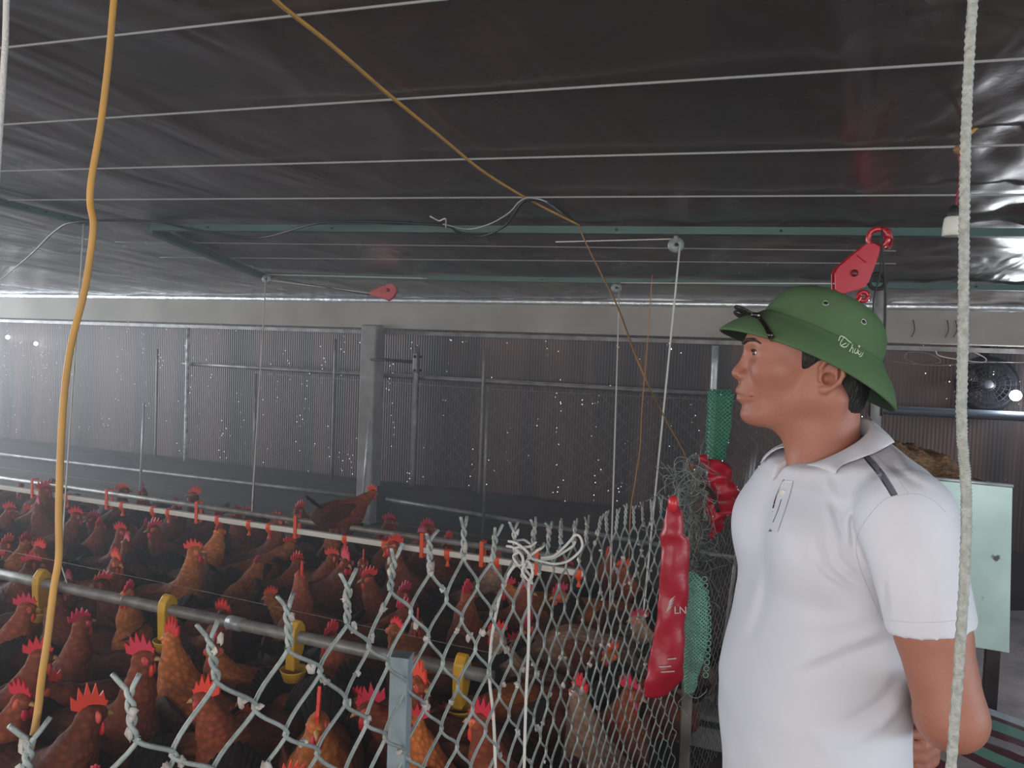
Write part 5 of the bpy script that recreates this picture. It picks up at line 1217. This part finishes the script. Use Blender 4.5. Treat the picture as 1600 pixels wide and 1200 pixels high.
# shirt
FOLDS = [([(1301, 779), (1308, 805), (1321, 842)], 4.5, -2.6), ([(1293, 790), (1300, 820), (1316, 860)], 6, 2.2), ([(1330, 782), (1332, 820), (1335, 862)], 4, -3.4), ([(1340, 790), (1322, 812), (1325, 850)], 5, 2.4),
         ([(1265, 845), (1270, 885), (1325, 930)], 6, -2.6), ([(1274, 843), (1284, 884), (1330, 920)], 6, 2.6), ([(1290, 838), (1304, 885), (1342, 915)], 5, -2.8), ([(1300, 835), (1313, 876), (1340, 902)], 5, 2.4),
         ([(1234, 1042), (1325, 1004), (1385, 985)], 9, 3.0), ([(1240, 1060), (1330, 1024), (1400, 1000)], 9, -3.0), ([(1210, 960), (1290, 975), (1370, 960)], 14, 2.0),
         ([(1325, 1165), (1380, 1130), (1420, 1085)], 9, 3.0), ([(1300, 1140), (1370, 1100), (1410, 1050)], 9, -2.5), ([(1250, 1110), (1300, 1180)], 12, 2.0), ([(1190, 860), (1180, 930), (1150, 1000)], 10, 2.0), ([(1200, 870), (1192, 940), (1170, 1010)], 9, -2.0),
         ([(1381, 905), (1385, 955)], 4, -3), ([(1390, 900), (1394, 960)], 5, 2.4), ([(1368, 715), (1385, 735), (1412, 750)], 6, 2.5), ([(1392, 720), (1410, 742), (1440, 760)], 5, -2.6), ([(1400, 712), (1425, 738), (1460, 760)], 6, 2.4),
         ([(1300, 720), (1290, 745), (1302, 775)], 6, 2.0), ([(1365, 770), (1372, 745), (1350, 715)], 7, -2.0), ([(1240, 790), (1235, 850), (1250, 900)], 14, 1.6), ([(1420, 860), (1432, 930), (1430, 985)], 10, 1.8), ([(1445, 850), (1455, 930), (1458, 985)], 8, -1.6)]
RMn = np.array(RM)
def shirt(X, Y, Z):
    d, f, l = torso(X, Y, Z)
    for s in (1, -1):
        a, b = TW(-.012 if s > 0 else -.03, s*.045, 1.368 if s > 0 else 1.35), TW(-.018 if s > 0 else -.045, s*.158, 1.318 if s > 0 else 1.285); d = smin(d, cone(X, Y, Z, a, b, .040, .052), .05)
        d = smin(d, ell(X, Y, Z, TW(-.070, s*.075, 1.26), (.06, .085, .085)), .05)
        d = smin(d, ell(X, Y, Z, TW(.055, s*.075, 1.22), (.06, .08, .07)), .05)
    for S_, H_ in ((SH_L, HM_L), (SH_R, HM_R)):
        D_ = (H_-S_)/np.linalg.norm(H_-S_)
        hemd = (X-H_[0])*D_[0]+(Y-H_[1])*D_[1]+(Z-H_[2])*D_[2]
        if S_ is SH_L: hemd = Z*-1+1.142+.29*(X-.10)
        sl = cone(X, Y, Z, S_, H_+D_*.03, .0635, .0525)
        sl = np.maximum(sl, hemd)
        inner = np.maximum(cone(X, Y, Z, S_, H_+D_*.06, .050, .0485), -(hemd+.06))
        band = np.maximum(np.abs(hemd+.026)-.0012, sl)
        d = smin(d, sl, .012)
    # relief of folds, drawn where they lie on the camera-facing side
    dx, dy, dz_ = X-CAM.x, Y-CAM.y, Z-CAM.z
    cx_ = RMn[0, 0]*dx+RMn[1, 0]*dy+RMn[2, 0]*dz_; cy_ = RMn[0, 1]*dx+RMn[1, 1]*dy+RMn[2, 1]*dz_; cz_ = -(RMn[0, 2]*dx+RMn[1, 2]*dy+RMn[2, 2]*dz_)
    px = 800+F*cx_/cz_; py = 600-F*cy_/cz_; near = np.clip((1.40-Y)/.04, 0, 1)
    m = (np.abs(d) < .02) & (near > 0)
    pxm, pym = px[m], py[m]; add = np.zeros(pxm.shape)
    for pts, w_, amp in FOLDS:
        pts = [np.array(p, float) for p in smoothpath([(a, b, 0) for a, b in pts], 4)]; best = np.full(pxm.shape, 1e9); tt = np.zeros(pxm.shape)
        for i in range(len(pts)-1):
            a, b = pts[i][:2], pts[i+1][:2]; ab = b-a; t = np.clip(((pxm-a[0])*ab[0]+(pym-a[1])*ab[1])/(ab@ab), 0, 1)
            q = np.hypot(pxm-a[0]-t*ab[0], pym-a[1]-t*ab[1]); k = q < best; best[k] = q[k]; tt[k] = ((i+t)/(len(pts)-1))[k]
        add += amp*.001*np.exp(-(best/w_)**2)*np.clip(np.sin(PI*tt)*1.4+.15, 0, 1)
    d[m] -= add*near[m]
    d += .0012*np.sin(X*38+Z*22)*np.sin(Z*31-Y*17)
    # neck opening
    wedge = np.maximum(np.maximum(np.abs(l)-(Z-1.308)*.40, .02-f), 1.308-Z)
    d = smax(d, -wedge, .003)
    hole = cone(X, Y, Z, TW(.0, 0, 1.33), TW(.0, 0, 1.46), .058, .062); d = smax(d, -hole, .004); d = smax(d, Z-(1.364-.36*f), .006)
    return np.maximum(d, .74-Z)
V, Fq = surface_nets(shirt, (-.17, 1.04, .73), (.25, 1.67, 1.43), .0042)
shG = G().add(V, [tuple(int(i) for i in q) for q in Fq])
shirt_o = shG.build('polo_shirt', M_shirt, MAN)
sh_bvh = BVHTree.FromPolygons([Vector(v) for v in shG.v], shG.f)
def line_on(pts, r, m, name, parent, off=.0005, bvh=None, k=5, n=6):
    q = [cast(p.x, p.y, bvh or sh_bvh, off) for p in smoothpath([(a, b, 0) for a, b in pts], k)]; q = [p for p in q if p is not None]
    if len(q) < 2: return None
    return G().tube(q, r, n).build(name, m, parent)
M_seam = mat('grey_seam', hx('#b4b6c0'), .9)
line_on([(1404, 774), (1382, 781), (1354, 811), (1338, 846), (1343, 885), (1360, 927), (1373, 958)], .0005, M_seam, 'armhole_seam', shirt_o, 0)
line_on([(1404, 774), (1432, 772), (1458, 782), (1478, 800)], .0005, M_seam, 'armhole_seam', shirt_o, 0)
line_on([(1377, 968), (1420, 972), (1470, 972), (1514, 966)], .0004, M_seam, 'hem_seam', shirt_o, 0)
line_on([(1353, 695), (1378, 722), (1400, 745), (1420, 772)], .0004, M_seam, 'shoulder_seam', shirt_o, 0)
def patch(eL, eR, n, k, off, m, name, parent, bvh=None, th=.0012):
    eL = smoothpath([(a, b, 0) for a, b in eL], k); eR = smoothpath([(a, b, 0) for a, b in eR], k); vs = []; ok = []
    for a, b in zip(eL, eR):
        for i in range(n+1):
            p = a.lerp(b, i/n); h = cast(p.x, p.y, bvh or sh_bvh, off); vs.append(h if h is not None else vs[-1])
    N1 = n+1; M_ = len(eL); g = G(); inn = [v+(RM @ Vector((0, 0, -1)))*th*2 for v in vs]
    fs = [(r*N1+i, r*N1+i+1, (r+1)*N1+i+1, (r+1)*N1+i) for r in range(M_-1) for i in range(n)]
    T_ = len(vs); fs += [tuple(T_+i for i in q[::-1]) for q in fs]
    edge = [i for i in range(N1)]+[r*N1+n for r in range(1, M_)]+[(M_-1)*N1+i for i in range(n-1, -1, -1)]+[r*N1 for r in range(M_-2, 0, -1)]
    fs += [(edge[i], edge[(i+1) % len(edge)], edge[(i+1) % len(edge)]+T_, edge[i]+T_) for i in range(len(edge))]
    return g.add(vs+inn, fs).build(name, m, parent)
M_gstripe = mat('dark_grey_tape', hx('#62626c'), .95, spec=.1)
st = patch([(1341.9, 704.7), (1355, 722.5), (1368, 737.5), (1381, 756), (1393, 776)], [(1347.5, 700), (1360.6, 716), (1373.8, 730), (1387.8, 748.7), (1403, 773)], 3, 5, .0008, M_gstripe, 'shoulder_tape', shirt_o)
pl = patch([(1225, 750), (1211, 782), (1201, 831)], [(1240, 752), (1233, 779), (1216, 831)], 5, 6, .0012, M_shirt, 'placket', shirt_o)
line_on([(1222, 781), (1217, 797), (1209, 817)], .0006, M_black, 'zip_line', pl, .0014)
bp_ = cast(1225.5, 771, None or sh_bvh, .002); toC = (CAM-bp_).normalized()
G().lathe([(.0045, 0), (.0052, .0008), (.0045, .0016), (.003, .0012), (.0028, .001)], bp_, toC.to_track_quat('Z', 'Y').to_matrix(), 16).build('button', mat('pearl_button', hx('#cfcac6'), .3), pl)
a_, b_ = cast(1371, 738, sh_bvh), cast(1385, 758, sh_bvh)
if a_ and b_:
    xx = (b_-a_).normalized(); zz = (CAM-a_).normalized(); zz = (zz-xx*zz.dot(xx)).normalized(); yy = zz.cross(xx)
    Rt = Matrix((xx, yy, zz)).transposed(); text('SPORT', (a_+b_)/2+zz*.003, .0085, mat('pale_grey_print', hx('#9b9ba3'), .6), st, Rt, 'lettering', .0002, .3)
# collar
g = G(); vs = []; NTH = 60; TH0 = math.radians(24)
NC = np.array([TC.x, TC.y])+np.array([tf.x, tf.y])*.001
def ishirt(p):
    return float(shirt(np.array([[p.x]]), np.array([[p.y]]), np.array([[p.z]]))[0, 0])
def cpt(th, r, z): return Vector((NC[0]+(tf.x*math.cos(th)+tl.x*math.sin(th))*r, NC[1]+(tf.y*math.cos(th)+tl.y*math.sin(th))*r, z))
for i in range(NTH+1):
    u = -1+2*i/NTH; th = PI - u*(PI-TH0); # from one front, round the back, to the other
    thn = abs(((th+PI) % (2*PI))-PI); sgn = 1 if ((th+PI) % (2*PI))-PI > 0 else -1
    zt = 1.374-.040*math.cos(thn); tip = max(0, 1-(thn-TH0)/math.radians(62)); tip = tip**1.5
    r0 = .0625-.007*(thn/PI)**2; far = tip if sgn < 0 else 0; zt += .024*far; ins = cpt(sgn*thn, r0-.004, zt-.028); top_ = cpt(sgn*thn, r0+.001, zt+.001); 
    tho = sgn*(thn+math.radians(42 if sgn > 0 else 13)*tip); ro = .084-.006*(thn/PI)**2+.022*tip; zo = zt-.034+.008*tip+.002*math.sin(thn*7)-.006*far
    out = cpt(tho, ro, zo)
    for _ in range(40):
        if ishirt(out) > .0035: break
        out = out+((cpt(tho, 1, 0)-cpt(tho, 0, 0)).normalized()*.5+Vector((0, 0, .6))).normalized()*.0018
    mid = (top_+out)/2+Vector((0, 0, .006))+(cpt(sgn*thn, 1, 0)-cpt(sgn*thn, 0, 0)).normalized()*.004
    out2 = out+Vector((0, 0, -.0025))
    vs += [ins, (ins+top_)/2, top_, top_.lerp(mid, .35)+Vector((0, 0, .0015)), mid, out, out2]
W_ = 7
g.add(vs, [(i*W_+k, i*W_+k+1, (i+1)*W_+k+1, (i+1)*W_+k) for i in range(NTH) for k in range(W_-1)])
co = g.build('collar', M_shirt, shirt_o); so_ = co.modifiers.new('s', 'SOLIDIFY'); so_.thickness = .0022; so_.offset = 0; ss = co.modifiers.new('ss', 'SUBSURF'); ss.levels = ss.render_levels = 1

# trousers, shoes (below the frame)
def pants(X, Y, Z):
    t, f, l = torso(X, Y, np.maximum(Z, .72), -.016); t = np.maximum(np.maximum(t, Z-.86), .80-Z)
    d = t
    for s in (1, -1):
        d = smin(d, cone(X, Y, Z, TW(0, s*.085, .82), TW(.015, s*.095, .47), .076, .065), .03); d = smin(d, cone(X, Y, Z, TW(.015, s*.095, .47), TW(-.01, s*.10, .07), .065, .055), .02)
    return np.maximum(d, .05-Z)
V, Fq = surface_nets(pants, (-.2, 1.1, .04), (.24, 1.6, .97), .012)
G().add(V, [tuple(int(i) for i in q) for q in Fq]).build('trousers', mat('dark_trousers', hx('#26282e'), .8), MAN)
for s in (1, -1):
    def shoe(X, Y, Z, s=s):
        R = [[tf.x, tl.x, 0], [tf.y, tl.y, 0], [0, 0, 1]]
        d = ell(X, Y, Z, TW(.06, s*.10, .03), (.135, .045, .045), R); d = smin(d, ell(X, Y, Z, TW(-.02, s*.10, .06), (.055, .042, .055), R), .02); return np.maximum(d, .002-Z)
    c_ = TW(.05, s*.10, .05); V, Fq = surface_nets(shoe, (c_[0]-.18, c_[1]-.16, 0), (c_[0]+.18, c_[1]+.16, .13), .008)
    G().add(V, [tuple(int(i) for i in q) for q in Fq]).build('shoe', mat('black_shoe', hx('#17171a'), .4), MAN)

# helmet: crown and bell brim, tilted back
M_hat = mat('green_cotton_felt', hx('#52694a'), .9, col2=hx('#475f40'), nscale=7, bump=.15, bscale=400, spec=.15)
M_hatin = mat('helmet_lining', hx('#2c3a28'), .9)
hc_ = HW(32, 0, 16) ; 
ta = math.radians(24.0)
hf_ = Vector((-math.cos(ta), 0, math.sin(ta))); yw = math.radians(5); hf_ = Vector((hf_.x*math.cos(yw), -math.cos(ta)*math.sin(yw), hf_.z))
hup = Vector((math.sin(ta), 0, math.cos(ta))); hl = hup.cross(hf_).normalized()
if hl.y > 0: hl = -hl
rl = math.radians(6); hup2 = (hup*math.cos(rl)-hl*math.sin(rl)).normalized(); hl2 = (hl*math.cos(rl)+hup*math.sin(rl)).normalized()
hsc = .00104
BASE = onwall(1257, 577, 1.34)
PROF = [(127, .0), (126.5, .18), (125, .36), (121, .53), (113, .70), (102, .83), (88, .925), (74, .975), (64, .995), (58, 1.0), (56.5, 1.012), (55.5, 1.035), (52, 1.06), (44, 1.15), (34, 1.27), (22, 1.385), (11, 1.465), (3, 1.51), (-1, 1.52)]
hv = []; NT = 96
for z, k in PROF:
    for i in range(NT):
        a = 2*PI*i/NT; ex = max(0, (k-1)/.52); zz = z + 13*ex*math.sin(a)**2
        ax_, ay_ = 95*k, (82*k if k <= 1 else 82+(118-82)*(k-1)/.52)
        hv.append(BASE+(hf_*(ax_*math.cos(a))+hl2*(ay_*math.sin(a))+hup2*zz)*hsc)
hfc = [(r*NT+i, r*NT+(i+1) % NT, (r+1)*NT+(i+1) % NT, (r+1)*NT+i) for r in range(1, len(PROF)-1) for i in range(NT)]
top_i = 0; hfc += [(0, NT+(i+1) % NT, NT+i) for i in range(NT)]
hg = G().add(hv, hfc)
hat = hg.build('pith_helmet', M_hat, MAN); hat['label'] = 'green cloth covered pith helmet tilted back'
hat.data.materials.append(M_hatin); so_ = hat.modifiers.new('s', 'SOLIDIFY'); so_.thickness = .0035; so_.offset = -1; so_.material_offset = 1; so_.material_offset_rim = 0
bme = hat.data
import bmesh
bm = bmesh.new(); bm.from_mesh(bme); bmesh.ops.recalc_face_normals(bm, faces=bm.faces)
# make the normals point away from the head
c_l = Vector(BASE+hup2*.05)-MAN.location; f0 = bm.faces[:][40]; sgn = sum((f.calc_center_median()-c_l).dot(f.normal) for f in bm.faces)
if sgn < 0: bmesh.ops.reverse_faces(bm, faces=bm.faces)
bm.to_mesh(bme); bm.free(); bme.shade_smooth()
hat_bvh = BVHTree.FromPolygons([Vector(v) for v in hv], hfc)
def hcast(px, py, off=.0):
    r = (RM @ Vector(((px-800)/F, -(py-600)/F, -1.0))).normalized(); h = hat_bvh.ray_cast(CAM, r)
    if h[0] is None: return None, None
    n = h[1] if h[1].dot(r) < 0 else -h[1]
    return h[0]+n*off, n
M_ey = mat('eyelet_metal', hx('#a9ada0'), .35, .6)
for (px, py) in ((1290, 474), (1349, 503), (1190, 484)):
    c, n = hcast(px, py, .0006)
    if c is None: continue
    e1 = n.orthogonal().normalized(); e2 = n.cross(e1); ey = G().tube([c+(e1*math.cos(a)+e2*math.sin(a))*.0042 for a in [2*PI*k/16 for k in range(17)]], .0010, 6).build('eyelet', M_ey, hat)
    G().lathe([(.0034, 0), (.0034, .0004)], c, n.to_track_quat('Z', 'Y').to_matrix(), 12).build('eyelet_hole', M_black, ey)
M_ink = mat('white_ink', hx('#c3d2b4'), .7)
STR = [[(305, 845), (440, 850), (452, 822), (475, 828), (497, 848), (520, 865)], [(470, 832), (452, 862), (455, 880), (472, 872), (487, 866)], [(455, 880), (470, 890), (490, 886), (503, 868)],
       [(528, 872), (520, 892), (508, 918)], [(510, 910), (522, 895), (530, 898), (526, 926)], [(545, 898), (538, 922), (548, 930), (556, 915), (560, 902)], [(560, 902), (556, 930)], [(562, 885), (572, 880), (568, 892)],
       [(566, 912), (563, 930), (572, 938), (580, 922)], [(592, 925), (582, 945), (570, 950)]]
STR[0] = STR[0][1:]
ink = G()
for s_ in STR:
    q = [hcast(1200+p.x/4, 320+p.y/4, .0005)[0] for p in smoothpath([(a, b, 0) for a, b in s_], 4)]; q = [p for p in q if p is not None]
    if len(q) > 1: ink.tube(q, .0008, 5)
setp(ink.build('handwriting', M_ink, hat), 'white handwritten name on the helmet side')
# crease of the cloth between crown and brim
# chin strap / inner shade is hidden. Sunglasses pushed up on the helmet
M_sg = mat('black_acetate', hx('#17120f'), .25); sgx = thing('sunglasses', 'black sunglasses resting on the front brim of the green helmet', 'sunglasses', hcast(1187, 500, .004)[0])
q = [hcast(px, py, .005)[0] for px, py in ((1186, 499), (1192, 506), (1200, 518), (1207, 530), (1212, 536))]
q = [p for p in q if p is not None]
G().tube(smoothpath(q, 3), .0046, 8, flat=.5).build('temple', M_sg, sgx)
hp_, hn = hcast(1187, 500, .008)
c1_ = hp_; lens_dir = (hf_*1.0+hup2*-.25).normalized()
for k, sx_ in ((0, 0.0), (1, .070)):
    cc = c1_ + lens_dir*.020 - hl2*(.028+sx_) + hup2*.004
    g = G(); vs = []
    for i in range(9):
        for j in range(17):
            a = 2*PI*j/16; r = i/8; p = cc + hl2*(math.cos(a)*.029*r) + (hup2*.3+lens_dir*.95).normalized()*(math.sin(a)*.019*r) + (hup2)*(.004*(1-r*r)); vs.append(p)
    g.add(vs, [(i*17+j, i*17+j+1, (i+1)*17+j+1, (i+1)*17+j) for i in range(8) for j in range(16)])
    le = g.build('lens', mat('dark_lens', hx('#2c1a1c'), .08), sgx); s__ = le.modifiers.new('s', 'SOLIDIFY'); s__.thickness = .0018
    G().tube([cc + hl2*(math.cos(a)*.030) + (hup2*.3+lens_dir*.95).normalized()*(math.sin(a)*.020) for a in [2*PI*k/20 for k in range(21)]], .0022, 6).build('rim', M_sg, sgx)
G().tube([c1_+hl2*.0, c1_+lens_dir*.010-hl2*.004], .004, 8).build('hinge', M_sg, sgx)
G().blob(c1_+(CAM-c1_).normalized()*.005, .002, (1, 1, 1), 6, 0).build('hinge_pin', M_ey, sgx)
tt_ = c1_-hl2*.150; G().tube([tt_, tt_-lens_dir*.03-hup2*.012, tt_-lens_dir*.07-hup2*.05], .003, 6).build('temple', M_sg, sgx)
